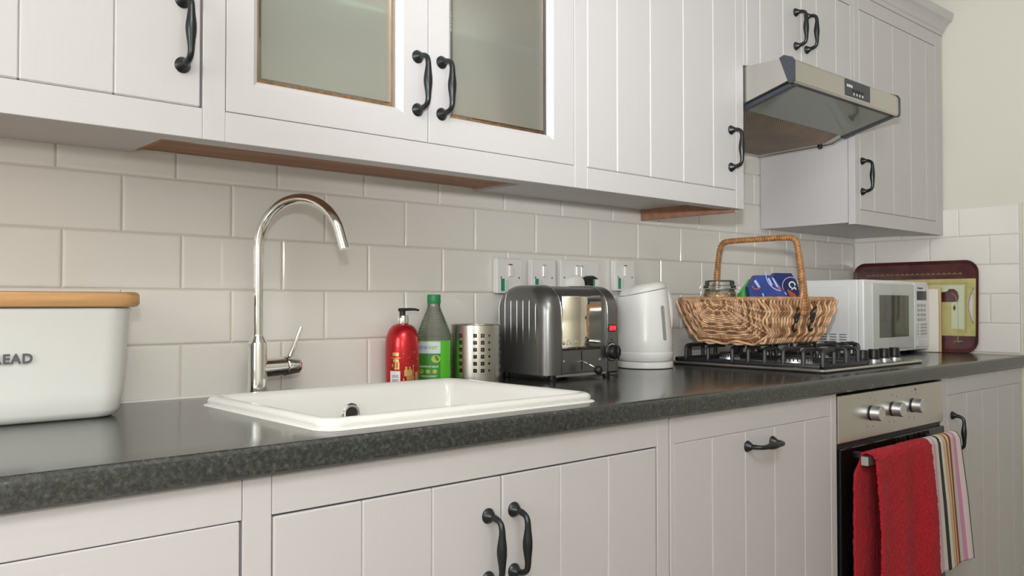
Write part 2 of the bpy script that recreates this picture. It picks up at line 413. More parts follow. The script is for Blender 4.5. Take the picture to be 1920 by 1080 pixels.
# --- wall units -------------------------------------------------------------
u = thing('wall_cabinet', 'off-white plank wall cabinet at far left above the bread bin', 'cabinet', (-.3, -.17, ZB))
bx('body', -.80, .0095, FU + .0235, -.0045, 1.346, ZT, 'paint', u)
frame_rail('rail', u, -.80, .0105, ZB, ZD - .001, FU)
frame_rail('rail', u, -.80, .0105, 1.998, ZT, FU)
bx('lining', -.80, .0095, FU + .0225, FU + .045, ZB + .001, 1.346, 'paint', u)
d = plank_door(u, [-.47, -.3505, -.2323, -.1146, .0072], ZD, 1.996, FU)
handle(d, (-.0201, FU, 1.4745))

u = thing('wall_cabinet', 'glazed wall cabinet with two frosted glass doors above the sink', 'cabinet', (.42, -.17, ZB))
x0, x1 = .0105, .8078
frame_rail('stile', u, x0, .0455, ZB, ZT, FU, m='paint_v'); frame_rail('rail', u, .0455, x1, ZB, ZD - .001, FU); frame_rail('rail', u, .0455, x1, 1.998, ZT, FU)
bx('side_panel', x0, x0 + .018, FU + .0235, -.0045, 1.352, ZT, 'oak', u); bx('side_panel', x1 - .018, x1, FU + .0235, -.0045, 1.352, ZT, 'oak', u)
bx('back_panel', x0 + .018, x1 - .018, -.0125, -.0045, 1.352, ZT, 'plate_white', u)
bx('base_panel', x0 + .018, x1 - .018, FU + .0235, -.0125, 1.352, 1.372, 'raw_wood', u)
bx('top_panel', x0 + .018, x1 - .018, FU + .0235, -.0125, ZT - .02, ZT, 'plate_white', u)
bx('lining', x0, x1, FU + .0225, FU + .048, ZB + .001, 1.3518, 'paint', u)
bx('shelf', x0 + .019, x1 - .019, -.30, -.02, 1.597, 1.603, 'glass_green', u)
def glazed_door(a, b, sl, sr, hx):
    zb, zt, gz0, gz1 = ZD, 1.996, 1.4245, 1.93
    gx0, gx1 = a + sl, b - sr
    bm = NB(); y0, y1 = FU, FU + .020
    def lp(xa, xb, za, zc, y): return [(xa, y, za), (xb, y, za), (xb, y, zc), (xa, y, zc)]
    loft(bm, [lp(gx0, gx1, gz0, gz1, y1), lp(a, b, zb, zt, y1), lp(a, b, zb, zt, y0 + .001), lp(a + .001, b - .001, zb + .001, zt - .001, y0), lp(gx0 - .010, gx1 + .010, gz0 - .010, gz1 + .010, y0), lp(gx0 - .002, gx1 + .002, gz0 - .002, gz1 + .002, y0 + .006), lp(gx0, gx1, gz0, gz1, y0 + .010), lp(gx0, gx1, gz0, gz1, y1)], False, False)
    dr = obj('door', bm, 'paint_v', u)
    e = .0085
    bm = NB(); box(bm, gx0 + e, gx1 - e, y0 + .0125, y0 + .0165, gz0 + e, gz1 - e)
    pane = obj('pane', bm, 'frosted', dr)
    bm = NB()
    loft(bm, [lp(gx0 - .003, gx1 + .003, gz0 - .003, gz1 + .003, y0 + .0125), lp(gx0 + e, gx1 - e, gz0 + e, gz1 - e, y0 + .0125)], False, False)
    obj('bevelled_margin', bm, 'clear_glass', dr)
    for xa, xb, za, zc in ((gx0 - .010, gx0 + e * .9, gz0 + e * .9, gz1), (gx1 - e * .9, gx1 + .010, gz0 + e * .9, gz1), (gx0 - .010, gx1 + .010, gz0 - .010, gz0 + e * .9)):
        bx('bead', xa, xb, y1 + .0005, y1 + .012, za, zc, 'oak', dr)
    handle(dr, (hx, FU, 1.4725))
    return dr
glazed_door(.0467, .4247, .0537, .0632, .4012)
glazed_door(.4267, .8060, .0564, .0700, .4552)

u = thing('wall_cabinet', 'off-white plank wall cabinet beside the cooker hood, above the kettle', 'cabinet', (1.13, -.17, ZB))
x0, x1 = .8082, 1.443
bx('body', x0, x1 - .0195, FU + .0235, -.0045, 1.346, ZT, 'paint', u)
bx('lining', x0, x1 - .04, FU + .0225, FU + .045, ZB + .001, 1.3455, 'paint', u)
frame_rail('stile', u, x0, .8465, ZB, ZT, FU, m='paint_v'); frame_rail('stile', u, 1.409, x1, ZB, ZT, FU, m='paint_v')
frame_rail('rail', u, .8465, 1.409, ZB, ZD - .001, FU); frame_rail('rail', u, .8465, 1.409, 1.998, ZT, FU)
bx('side_panel', x1 - .006, x1 - .0005, FU + .0225, -.0045, 1.3145, ZT, 'paint', u)
bx('side_lining', x1 - .019, x1 - .0065, FU + .0225, -.0045, 1.3150, 1.40, 'raw_wood', u)
d = plank_door(u, [.8482, .9442, 1.0603, 1.1856, 1.3082, 1.4075], ZD, 1.996, FU)
handle(d, (1.3845, FU, 1.4738))

u = thing('wall_cabinet', 'short off-white plank cabinet mounted directly above the cooker hood', 'cabinet', (1.75, -.17, 1.70))
x0, x1 = 1.4436, 2.0515
bx('body', x0, x1, FU + .0235, -.0045, 1.702, ZT, 'paint', u)
frame_rail('rail', u, x0, x1, 1.998, ZT, FU); frame_rail('stile', u, x0, 1.4595, 1.702, 1.998, FU, m='paint_v'); frame_rail('stile', u, 2.0305, x1, 1.702, 1.998, FU, m='paint_v')
d = plank_door(u, [1.4605, 1.524, 1.640, 1.7365], 1.703, 1.996, FU); handle(d, (1.7071, FU, 1.852))
d = plank_door(u, [1.7385, 1.8236, 1.9383, 2.0295], 1.703, 1.996, FU); handle(d, (1.7658, FU, 1.853))

u = thing('wall_cabinet', 'tall off-white end wall cabinet in the corner above the microwave', 'cabinet', (2.39, -.17, ZB))
x0, x1 = 2.0535, XR - .002
bx('body', x0 + .001, x1, FU + .0235, -.0045, ZB + .006, ZT, 'paint', u)
frame_rail('stile', u, x0, 2.0855, ZB, ZT, FU, m='paint_v'); frame_rail('stile', u, 2.664, x1, ZB, ZT, FU, m='paint_v')
frame_rail('rail', u, 2.0855, 2.664, ZB, ZD - .001, FU); frame_rail('rail', u, 2.0855, 2.664, 1.999, ZT, FU)
d = plank_door(u, [2.0868, 2.1838, 2.3212, 2.4555, 2.5807, 2.6625], ZD, 1.9975, FU)
handle(d, (2.1004, FU, 1.4735))
# cornice
cp = [(-.335, 2.0455), (-.338, 2.0455), (-.340, 2.056), (-.346, 2.060), (-.350, 2.074), (-.362, 2.086), (-.372, 2.090), (-.374, 2.102), (-.378, 2.112), (-.378, 2.118), (-.315, 2.118), (-.315, 2.0455)]
o = obj('cornice', prism(NB(), cp, 'x', -.8, XR - .001), 'paint', None, 30, loc=(.9, -.35, 2.0455))
tag(o, 'moulded off-white cornice running along the wall cabinet tops', 'cornice')

# --- base units -------------------------------------------------------------
LZ, DZ = .8615, .8085
u = thing('base_cabinet', 'off-white base cabinet at far left under the bread bin', 'cabinet', (-.35, -.29, .12))
bx('body', -.80, -.038, FL + .0235, -.01, .12, LZ, 'paint', u)
frame_rail('rail', u, -.80, -.0372, DZ + .0015, LZ, FL)
bx('door', -.60, -.0400, FL, FL + .021, .16, DZ, 'paint', u, .0015)
u = thing('base_cabinet', 'off-white base cabinet with paired plank doors under the sink', 'cabinet', (.38, -.29, .12))
bx('side_panel', -.0366, -.0206, FL + .0235, -.01, .12, LZ, 'paint', u); bx('side_panel', .7852, .8012, FL + .0235, -.01, .12, LZ, 'paint', u)
bx('base_panel', -.0206, .7852, FL + .0235, -.01, .12, .14, 'paint', u); bx('back_panel', -.0206, .7852, -.02, -.0105, .14, .70, 'paint', u)
frame_rail('stile', u, -.0366, .0017, .16, LZ, FL, m='paint_v'); frame_rail('stile', u, .7668, .8012, .16, LZ, FL, m='paint_v')
frame_rail('rail', u, .0022, .7668, DZ + .0018, LZ, FL); frame_rail('rail', u, .0017, .7668, .12, .16, FL)
bx('gap_shade_strip', .0017, .7668, FL + .0225, FL + .03, DZ - .02, LZ, 'dark_gap', u)  # dark strip that puts the shade of the door gap into colour
d = plank_door(u, [.0040, .134, .2515, .3841], .163, DZ - .001, FL); handle(d, (.3565, FL, .7025))
d = plank_door(u, [.3857, .5126, .6311, .7636], .163, DZ - .001, FL); handle(d, (.4092, FL, .7040))
u = thing('base_cabinet', 'off-white plank appliance front with horizontal handle beside the oven', 'cabinet', (1.12, -.29, .12))
bx('body', .8052, 1.4405, FL + .0235, -.01, .12, LZ, 'paint', u)
frame_rail('stile', u, .8045, .8172, .16, LZ, FL - .001, m='paint_v'); frame_rail('stile', u, 1.4150, 1.4412, .16, LZ, FL - .001, m='paint_v')
d = bx('door', .8180, 1.4142, FL + .012, FL + .0225, .163, LZ - .001, 'paint', u)
bx('rail', .8176, 1.4146, FL, FL + .013, .8092, LZ - .001, 'paint', d, .0012)
planks(d, [.8176, .9396, 1.0564, 1.1694, 1.2948, 1.4146], .163, .8088, FL, th=.013)
handle(d, (1.1121, FL, .7775), axis='x')
u = thing('base_cabinet', 'off-white plank base cabinet right of the oven', 'cabinet', (2.39, -.29, .12))
bx('body', 2.0567, XR - .001, FL + .0235, -.01, .12, LZ, 'paint', u)
frame_rail('stile', u, 2.0560, 2.0962, .16, LZ, FL, m='paint_v')
d = bx('door', 2.0975, 2.7155, FL + .012, FL + .0225, .163, LZ - .002, 'paint', u)
bx('rail', 2.0970, 2.716, FL, FL + .013, .8085, LZ - .002, 'paint', d, .0012)
planks(d, [2.0970, 2.2379, 2.3654, 2.4922, 2.6274, 2.716], .163, .8081, FL, th=.013)
handle(d, (2.128, FL, .7005))
o = bx('plinth', -.80, XR - .001, -.53, -.51, .0, .12, 'paint'); tag(o, 'off-white plinth board under the base cabinets', 'plinth')

# ================================================================ tap, sink
sk = thing('kitchen_sink', 'white ceramic inset sink in the worktop below the tap', 'sink', (.37, -.33, .9))
sx0, sx1, sy0, sy1 = .098, .648, -.546, -.117
def sl(i, z, r=.030): return [(x, y, z) for x, y in rrect(sx0 + i, sx1 - i, sy0 + i, sy1 - i, max(r - i * .4, .012), 7)]
bm = NB()
loft(bm, [sl(.004, .9003), sl(.0015, .9035), sl(.0, .9075), sl(.0012, .9115), sl(.004, .9145), sl(.009, .9162), sl(.015, .9160), sl(.021, .9140), sl(.026, .9100), sl(.030, .9030), sl(.036, .86), sl(.046, .735), sl(.055, .724), sl(.075, .720)], False, True)
basin = obj('basin', bm, 'ceramic', sk, 60)
bm = NB(); loft(bm, [sl(-.0055, .9002), sl(-.0045, .9016), sl(.0015, .9030), sl(.006, .9030)], False, False); obj('sealant_bead', bm, 'sealant', sk, 60)
bm = NB(); oc = (.372, -.117 - .0405, .864); lathe(bm, [(.0135, 0), (.0205, .0), (.0205, .003), (.0175, .0055), (.0135, .004), (.0115, -.002)], oc, 28, (0, -1, .07), cap=False); ov = obj('overflow_ring', bm, 'chrome', sk, 50)
bm = NB(); lathe(bm, [(.0001, .0006), (.0118, .0006)], oc, 24, (0, -1, .07), cap=False); obj('overflow_hole', bm, 'dark_gap', ov)
bm = NB(); lathe(bm, [(.0, .003), (.02, .003), (.022, .008), (.034, .008), (.038, .002)], (.37, -.33, .7185), 28, cap=False); obj('waste_ring', bm, 'chrome', sk, 50)

tp = thing('kitchen_tap', 'chrome swan-neck mixer tap with side lever behind the sink', 'tap', (.221, -.075, .9))
bxp, byp = .221, -.075
bm = NB(); lathe(bm, [(.0205, 0), (.0205, .004), (.0178, .006), (.0175, .100), (.0168, .104), (.0105, .114), (.0102, .118)], (bxp, byp, .9), 36); obj('body', bm, 'chrome', tp, 40)
dx, dy = .4895, -.872
P = [(bxp, byp, 1.012), (bxp, byp, 1.09), (bxp, byp, 1.15), (bxp, byp, 1.178)]; R0 = .0885; zs = 1.1815
for k in range(0, 33):
    a = math.radians(163 * k / 32); h_ = R0 * (1 - math.cos(a)); P.append((bxp + dx * h_, byp + dy * h_, zs + R0 * math.sin(a)))
a = math.radians(163); e = Vector(P[-1]); tdir = Vector((dx * math.sin(a), dy * math.sin(a), math.cos(a)))
P += [tuple(e + tdir * .017), tuple(e + tdir * .034)]
bm = NB(); tube(bm, P, .0094, 20); obj('spout', bm, 'chrome', tp, 50)
ld = Vector((.95, .31, 0)).normalized(); lc = Vector((bxp, byp, .9545))
bm = NB(); lathe(bm, [(.0175, 0), (.0182, .018), (.0182, .062)], lc, 32, ld); obj('lever_arm', bm, 'chrome', tp, 40)
bm = NB(); lathe(bm, [(.0178, .062), (.0178, .0645)], lc, 32, ld); obj('seal_ring', bm, 'black_plastic', tp, 40)
bm = NB(); lathe(bm, [(.0178, .0645), (.0192, .066), (.0192, .096), (.0180, .099), (.0, .1)], lc, 32, ld)
lv = obj('lever_cap', bm, 'chrome', tp, 40)
p0 = lc + ld * .082 + Vector((0, 0, .017)); p1 = p0 + Vector((.0225, -.004, .058))
bm = NB(); tube(bm, [p0 - Vector((.002, 0, .006)), p0 + Vector((.001, 0, .003)), p0 * .65 + p1 * .35, p0 * .3 + p1 * .7, p1], [.0075, .0050, .0040, .0037, .0042], 12); obj('lever_pin', bm, 'chrome', lv, 40)

# ================================================================ bread bin
bb = thing('bread_bin', 'white enamel bread bin with bamboo lid on worktop at far left', 'bread bin', (-.205, -.115, .9))
def bl(i, z, r=.045): return [(x, y, z) for x, y in rrect(-.358 + i, -.042 - i, -.202 + i, -.022 - i * .4, r, 8)]
bm = NB(); loft(bm, [bl(.020, .9004, .035), bl(.013, .9035, .04), bl(.0075, .913, .043), bl(.0045, .94), bl(-.0035, 1.060), bl(-.0055, 1.0635), bl(-.0055, 1.0685), bl(-.0015, 1.0700), bl(.004, 1.066), bl(.008, .92)], True, True)
obj('body', bm, 'enamel', bb, 45)
bm = NB(); loft(bm, [bl(-.008, 1.0706), bl(-.013, 1.0722), bl(-.015, 1.076), bl(-.015, 1.0885), bl(-.013, 1.0925), bl(-.009, 1.0940)], True, True); obj('lid', bm, 'bamboo', bb, 40)
bm = text_bm('BREAD', .0190, (-.2472, -.2048, .9905), (1, 0, 0), (0, -.068, 1), .0002, .0007, 1.12); obj('lettering', bm, 'print_grey', bb)

# ================================================================ soap, washing-up liquid, utensil pot
cx, cy = .5625, -.054
so = thing('soap_dispenser', 'red hand soap bottle with black pump beside the green bottle', 'soap bottle', (cx, cy, .9))
prof = [(.034, .0005), (.0365, .003), (.0372, .008), (.0372, .082)] + [(.0125 + .0247 * math.cos(math.radians(a)) ** .9, .082 + .049 * math.sin(math.radians(a))) for a in (10, 20, 30, 40, 50, 60, 70, 80)] + [(.0125, .1315), (.0125, .133)]
bm = NB(); lathe(bm, prof, (cx, cy, .9), 48); obj('bottle', bm, 'soap_red', so, 50)
bm = NB(); lathe(bm, [(.0125, .1325), (.0128, .134), (.0128, .149), (.0118, .1505), (.0055, .1505)], (cx, cy, .9), 32); obj('collar', bm, 'chrome', so, 40)
bm = NB(); lathe(bm, [(.0066, .1505), (.0066, .1595), (.0095, .1608), (.0098, .1635), (.0, .1642)], (cx, cy, .9), 24); tube(bm, [(cx - .008, cy + .004, 1.0622), (cx + .012, cy - .006, 1.0632), (cx + .024, cy - .012, 1.0632), (cx + .032, cy - .016, 1.0612)], [.0035, .0032, .0028, .0022], 10); obj('pump', bm, 'black_plastic', so, 40)
vdir = Vector((-.4868 - cx, -1.5856 - cy, 0)).normalized(); vang = math.atan2(vdir.y, vdir.x)
def wrap(cx, cy, r, a0, a1, z0, z1, n=10):
    """patch wrapped on a vertical cylinder; angles in degrees to the right of the viewer-facing line."""
    bm = NB(); L = []
    for i in range(n + 1):
        a = vang + math.radians(a0 + (a1 - a0) * i / n); c, s = math.cos(a), math.sin(a)
        L.append((bm.verts.new((cx + r * c, cy + r * s, z0)), bm.verts.new((cx + r * c, cy + r * s, z1))))
    for (a, b), (c, d) in zip(L, L[1:]): bm.faces.new((a, c, d, b))
    return bm
def wrapped(name, m, parent, *a): return obj(name, wrap(*a), m, parent)
lab = wrapped('barcode_label', 'paper_white', so, cx, cy, .0375, -43, -7, .9055, .9325)
bm = NB()
for k, (z0_, z1_) in enumerate(((.9105, .9115), (.9125, .9133), (.9142, .9152), (.9190, .9200), (.9212, .9218), (.9228, .9238))): join(bm, wrap(cx, cy, .0376, -36, -13, z0_, z1_))
obj('barcode', bm, 'print_grey', lab)
bm = NB()
for a0, a1, z0_, z1_ in ((-34, -12, .9645, .9715), (-40, -6, .9595, .9608), (-32, -12, .9515, .9575), (-26, -20, .935, .959), (-36, -31, .941, .948), (-16, -10, .936, .951), (-30, -12, .9375, .9392)): join(bm, wrap(cx, cy, .0375, a0, a1, z0_, z1_))
random.seed(3)
for k in range(26):
    a0 = random.uniform(2, 62); z_ = random.uniform(.940, .975); join(bm, wrap(cx, cy, .0375, a0, a0 + 2.2, z_, z_ + .0011, 1))
for a0, a1, z0_, z1_ in ((6, 34, .9215, .9350), (9, 16, .935, .942), (22, 28, .935, .941), (36, 39, .918, .946), (14, 42, .9075, .921), (-4, 12, .9075, .912), (2, 6, .9125, .917), (46, 60, .9045, .930)): join(bm, wrap(cx, cy, .0375, a0, a1, z0_, z1_))
obj('gilt_print', bm, 'gold', so)

cx, cy = .648, -.052
wl = thing('washing_up_bottle', 'clear washing-up liquid bottle with green cap and label between soap and steel pot', 'bottle', (cx, cy, .9))
th = math.atan2(.5, .75)
ex, ey = Vector((.80, -.60, 0)), Vector((.60, .80, 0))
def ov(a, b, z, n=40): return [Vector((cx, cy, z)) + ex * a * math.cos(2 * math.pi * i / n) * (1 if True else 1) + ey * b * math.sin(2 * math.pi * i / n) for i in range(n)]
BP = [(.030, .022, .9005), (.0375, .028, .905), (.0382, .029, .912), (.0382, .029, .985), (.0384, .0292, .994)]
bodyp = [(.0384, .029, .994), (.0378, .0285, 1.003), (.0352, .027, 1.014), (.031, .0245, 1.026), (.0265, .022, 1.038), (.0215, .019, 1.050), (.0172, .0162, 1.060), (.0145, .0143, 1.068), (.0138, .0138, 1.076)]
low = NB(); loft(low, [ov(a, b, z) for a, b, z in BP], True, True); obj('liquid_body', low, 'liquid_green', wl, 60)
rib = []
for i in range(64):
    t = i / 63 * (len(bodyp) - 1); k = min(int(t), len(bodyp) - 2); f = t - k
    a, b, z = [bodyp[k][j] * (1 - f) + bodyp[k + 1][j] * f for j in range(3)]; q = .0006 * (1 if i % 4 < 2 else -1) if i < 56 else 0
    rib.append(ov(a + q, b + q, z))
bm = NB(); loft(bm, rib, False, True); obj('shoulder', bm, 'bottle_clear', wl, True)
bm = NB(); lathe(bm, [(.0146, .1755), (.0152, .177), (.0150, .194), (.0142, .196), (.0, .196)], (cx, cy, .9), 32); obj('cap', bm, 'bottle_green', wl, 40)
def oval_patch(a0, a1, z0, z1, off=.0003, n=14):
    # fractions of the oval's width as the camera sees it, -1 = left edge, 1 = right edge
    bm = NB(); L = []
    for i in range(n + 1):
        t = a0 + (a1 - a0) * i / n; c = max(-1, min(1, t)); s = -math.sqrt(max(0, 1 - c * c))
        q = Vector((cx, cy, 0)) + ex * (.0384 + off) * c + ey * (.0292 + off) * s
        L.append((bm.verts.new((q.x, q.y, z0)), bm.verts.new((q.x, q.y, z1))))
    for (a, b), (c, d) in zip(L, L[1:]): bm.faces.new((a, c, d, b))
    return bm
def oval_point(t, z, off=.0006):
    s = -math.sqrt(max(0, 1 - t * t)); q = Vector((cx, cy, 0)) + ex * (.0384 + off) * t + ey * (.0292 + off) * s; return Vector((q.x, q.y, z))
L0 = obj('label', oval_patch(-.96, .38, .910, .966), 'label_green', wl)
obj('label_panel', oval_patch(-.96, .38, .966, .992), 'label_blue', L0)
def oval_text(s, size, t0, z, m, name='lettering', bold=0):
    bm = text_bm(s, size, (0, 0, 0), (1, 0, 0), (0, 1, 0), 0, bold)
    for v in bm.verts: v.co = oval_point(max(-.99, min(.99, t0 + v.co.x / .0384)), z + v.co.y)
    obj(name, bm, m, L0)
oval_text('eco', .0150, -.93, .9755, 'text_blue', bold=.0003); oval_text('ver', .0150, -.305, .9755, 'text_lime', bold=.0003)
bm = text_bm('WASHING-UP LIQUID', .0052, (0, 0, 0), (1, 0, 0), (0, 1, 0), 0, .0001)
for v in bm.verts: v.co = oval_point(max(-.99, min(.99, -.94 + v.co.x / .0384 * .92)), .9355 + v.co.y)
obj('lettering', bm, 'text_white', L0)
for k in range(3):
    bm = NB(); c0 = -.70 + .38 * k; vs = [bm.verts.new(oval_point(c0 + .13 * math.cos(2 * math.pi * i / 16), .9265 + .0048 * math.sin(2 * math.pi * i / 16))) for i in range(16)]; bm.faces.new(vs); obj('round_badge', bm, 'lime_slice', L0)
bm = NB(); vs = [bm.verts.new(oval_point(.12 + .26 * math.cos(2 * math.pi * i / 20), .954 + .0085 * math.sin(2 * math.pi * i / 20))) for i in range(20)]; bm.faces.new(vs); obj('lime_picture', bm, 'lime_slice', L0)
bm = NB(); join(bm, oval_patch(-.75, .2, .9165, .9173, .0006)); join(bm, oval_patch(-.7, .1, .9145, .9151, .0006)); obj('small_print', bm, 'text_white', L0)

cx, cy = .7455, -.083
pt = thing('utensil_pot', 'brushed steel utensil pot with punched holes beside the toaster', 'pot', (cx, cy, .9))
rp, hp = .0568, .1275
# wall with true round holes: columns of holes stamped into a rolled sheet
hole_cols = [(a, 6) for a in (-38, -3, 14, 30, 67, 102, 119, 135, 172, -152, -136, -120, -82)]
zs_rows = [.0268 + .0155 * k for k in range(6)]
rh = .0028
def pot_wall():
    bm = NB(); S = []
    vc = math.atan2(-1.5856 - cy, -.4868 - cx)
    cols = sorted(a % 360 for a, _ in hole_cols); da = math.degrees(rh * 1.45 / rp)
    # angular bands: strip per hole column, plain strips between
    def P3(a, z): t = vc + math.radians(a); return (cx + rp * math.cos(t), cy + rp * math.sin(t), .9 + z)
    zlev = [0.0, .0035]
    for z in zs_rows: zlev += [z - rh * 1.45, z + rh * 1.45]
    zlev += [hp]
    bands = []
    for i, a in enumerate(cols):
        nxt = cols[(i + 1) % len(cols)] + (360 if i == len(cols) - 1 else 0)
        bands.append((a - da, a + da, True))
        gap0, gap1 = a + da, nxt - da; n = max(1, int((gap1 - gap0) / 5))
        for k in range(n): bands.append((gap0 + (gap1 - gap0) * k / n, gap0 + (gap1 - gap0) * (k + 1) / n, False))
    for a0, a1, hole in bands:
        for za, zb in zip(zlev, zlev[1:]):
            mid = (za + zb) / 2; isrow = any(abs(mid - z) < 1e-4 for z in zs_rows)
            c = [(a0, za), (a1, za), (a1, zb), (a0, zb)]
            if hole and isrow:
                ac = (a0 + a1) / 2; inner = []; outer = []
                for k in range(16):
                    t = 2 * math.pi * k / 16; ci, si = math.cos(t), math.sin(t); m_ = max(abs(ci), abs(si))
                    inner.append((ac + math.degrees(rh / rp) * ci, mid + rh * si)); outer.append((ac + da * ci / m_, mid + rh * 1.45 * si / m_))
                vi = [bm.verts.new(P3(*q)) for q in inner]; vo = [bm.verts.new(P3(*q)) for q in outer]
                for k in range(16):
                    j = (k + 1) % 16; bm.faces.new((vo[k], vo[j], vi[j], vi[k]))
            else: bm.faces.new([bm.verts.new(P3(*q)) for q in c])
    bmesh.ops.remove_doubles(bm, verts=bm.verts[:], dist=1e-5)
    return bm
bm = pot_wall(); o = obj('wall', bm, 'steel_pot', pt, True)
o.data.normals_split_custom_set_from_vertices([Vector((v.co.x, v.co.y, 0)).normalized() for v in o.data.vertices])
bm = NB(); tube(bm, [(cx + rp * math.cos(2 * math.pi * i / 48), cy + rp * math.sin(2 * math.pi * i / 48), .9 + hp) for i in range(48)], .0011, 8, closed=True); obj('rim', bm, 'steel_pot', pt, True)
bm = NB(); lathe(bm, [(.0, .001), (.056, .001), (.056, .0025), (.0, .0025)], (cx, cy, .9), 36); obj('base', bm, 'steel_pot', pt)

# ================================================================ toaster
tx0, tx1, ty0, ty1, tz0, tz1 = .832, 1.076, -.226, -.042, .914, 1.118
t = thing('toaster', 'dark grey two-slot toaster with polished steel front panel', 'toaster', ((tx0 + tx1) / 2, (ty0 + ty1) / 2, .9))
def arch(x, i, zlow=tz0, rtop=.062, n=9):
    """side outline (y,z) of the casing: straight sides, generously rounded shoulders."""
    a, b, top = ty0 + i, ty1 - i, tz1 - i; r = rtop - i * .5; L = [(x, a, zlow), ]
    for k in range(n + 1):
        q = math.radians(180 - 90 * k / n); L.append((x, a + r + r * math.cos(q), top - r + r * math.sin(q)))
    for k in range(n + 1):
        q = math.radians(90 - 90 * k / n); L.append((x, b - r + r * math.cos(q), top - r + r * math.sin(q)))
    L.append((x, b, zlow)); return L
def end_casing(sign):
    xo = tx0 if sign < 0 else tx1; w_ = .046
    L = []
    rr = .030 if sign < 0 else .012
    for k in range(7):
        q = math.radians(90 * k / 6); i = rr * (1 - math.sin(q)); d_ = rr * (1 - math.cos(q))
        L.append(arch(xo - sign * d_, i))
    L.append(arch(xo - sign * w_, 0)); L.append(arch(xo - sign * w_, .005)); L.append(arch(xo - sign * (w_ + .001), .006))
    return obj('end_casing', loft(NB(), L), 'toaster_grey', t, 32)
cl = end_casing(-1); cr = end_casing(1)
L = [arch(tx0 + .046, .004, rtop=.05), arch(tx1 - .046, .004, rtop=.05)]
obj('middle_casing', loft(NB(), L), 'toaster_grey', t, 32)
# ribs on the left end casing
for k in range(7):
    y = -.0625 - k * (.1862 - .061) / 6
    zt = 1.093 - .00 + (.012 if 0 < k < 6 else 0)
    bm = NB(); top = tz1 - .034 - (.010 if k in (0, 6) else 0)
    pts = [(tx0 - .0002, y, .986), (tx0 - .0002, y, 1.02), (tx0 - .0002, y, top - .006), (tx0 + .0035, y, top + .010), (tx0 + .010, y, top + .0195), (tx0 + .022, y, top + .0285)]
    tube(bm, pts, [.0012] * 5 + [.0006], 8); obj('rib', bm, 'knob_silver', cl, True)
# front panel: polished, slightly cushioned
px0, px1, pz0, pz1 = .8805, 1.010, .9715, 1.094
bm = NB(); n = 26; L = []
yf = ty0 + .004
for i in range(n + 1):
    f = i / n; z = pz0 + (pz1 - pz0) * f
    bulge = .0012 * math.sin(math.pi * min(1, f * 1.9)) if f < .52 else .0022 * math.sin(math.pi * (f - .52) / .48)
    L.append((bm.verts.new((px0, yf - .0012 - bulge, z)), bm.verts.new((px1, yf - .0012 - bulge, z))))
for (a, b), (c, d) in zip(L, L[1:]): bm.faces.new((a, b, d, c))
o = obj('polished_panel', bm, 'toaster_chrome', t, True); s_ = o.modifiers.new('thickness', 'SOLIDIFY'); s_.thickness = .001; s_.offset = 0
fp = o
bm = text_bm('Dualit', .0165, (px0 + .012, yf - .0030, .981), (1, 0, 0), (0, 0, 1), .0003, .0002, shear=.25); obj('lettering', bm, 'chrome', fp)
for x_, z_ in ((px0 + .005, .986), (px1 - .006, .986)):
    bm = NB(); lathe(bm, [(.0045, 0), (.0045, .001), (.003, .0028), (0, .0032)], (x_, yf - .002, z_), 12, (0, -1, 0)); obj('panel_screw', bm, 'chrome', fp, 40)
for x_, pc in ((tx0 + .0445, cl), (tx1 - .0445, cr)):
    bm = NB(); tube(bm, [Vector(q) + Vector((0, 0, .0)) for q in arch(x_, -.0004)], .0013, 6); obj('edge_trim', bm, 'chrome', pc, True)
bx('lower_panel', px0 - .002, px1 + .002, yf - .0015, yf + .003, .9165, .9690, 'toaster_grey', t, .0012)
bx('gap_strip', px0, px1, yf - .0008, yf + .002, .9690, .9716, 'black_plastic', t)
for x_ in (px0 + .005, px1 - .004):
    bm = NB(); lathe(bm, [(.0035, 0), (.003, .0014), (0, .0018)], (x_, yf - .0014, .944), 12, (0, -1, 0)); obj('screw', bm, 'chrome', t, 40)
bx('lever_slot', .9435, .9468, yf - .0021, yf, .922, .966, 'black_plastic', t)
bm = NB(); tube(bm, [(.945, yf, .944), (.950, yf - .020, .936), (.954, yf - .034, .929)], .0024, 8); lever = obj('lever', bm, 'chrome', t, True)
bm = NB(); lathe(bm, [(0, -.0105), (.006, -.009), (.0098, -.004), (.0105, 0), (.0098, .004), (.006, .009), (0, .0105)], (.957, yf - .043, .9235), 20, (.2, -.9, -.4), cap=False); obj('lever_ball', bm, 'black_plastic', lever, True)
# right casing front: switch and timer dial
xk, yk = 1.0455, ty0
bm = NB(); box(bm, xk - .0125, xk + .0115, yk - .004, yk + .002, 1.0085, 1.0255, .001); sw = obj('switch', bm, 'black_plastic', cr)
bx('rocker', xk - .0105, xk + .0095, yk - .0062, yk - .003, 1.0105, 1.0235, 'switch_red', sw, .0008)
bx('rocker_mark', xk - .0065, xk - .0045, yk - .0068, yk - .006, 1.0145, 1.0205, 'switch_light', sw); bx('rocker_mark', xk + .0035, xk + .0065, yk - .0068, yk - .006, 1.0145, 1.0205, 'switch_light', sw)
bm = NB(); lathe(bm, [(.0228, 0), (.0228, .0012), (.0198, .0014)], (xk, yk, .9605), 36, (0, -1, 0)); dl = obj('dial_plate', bm, 'black_plastic', cr, 40)
bm = NB(); lathe(bm, [(.0200, .0013), (.0200, .0022), (.0180, .0026)], (xk, yk, .9605), 36, (0, -1, 0)); obj('dial_ring', bm, 'chrome', dl, 40)
bm = NB(); lathe(bm, [(.0178, .002), (.0165, .016), (.0150, .0175), (0, .0178)], (xk, yk, .9605), 32, (0, -1, 0)); box(bm, xk - .003, xk + .003, yk - .024, yk - .016, .9455, .9755, .001); obj('dial_knob', bm, 'black_plastic', dl, 40)
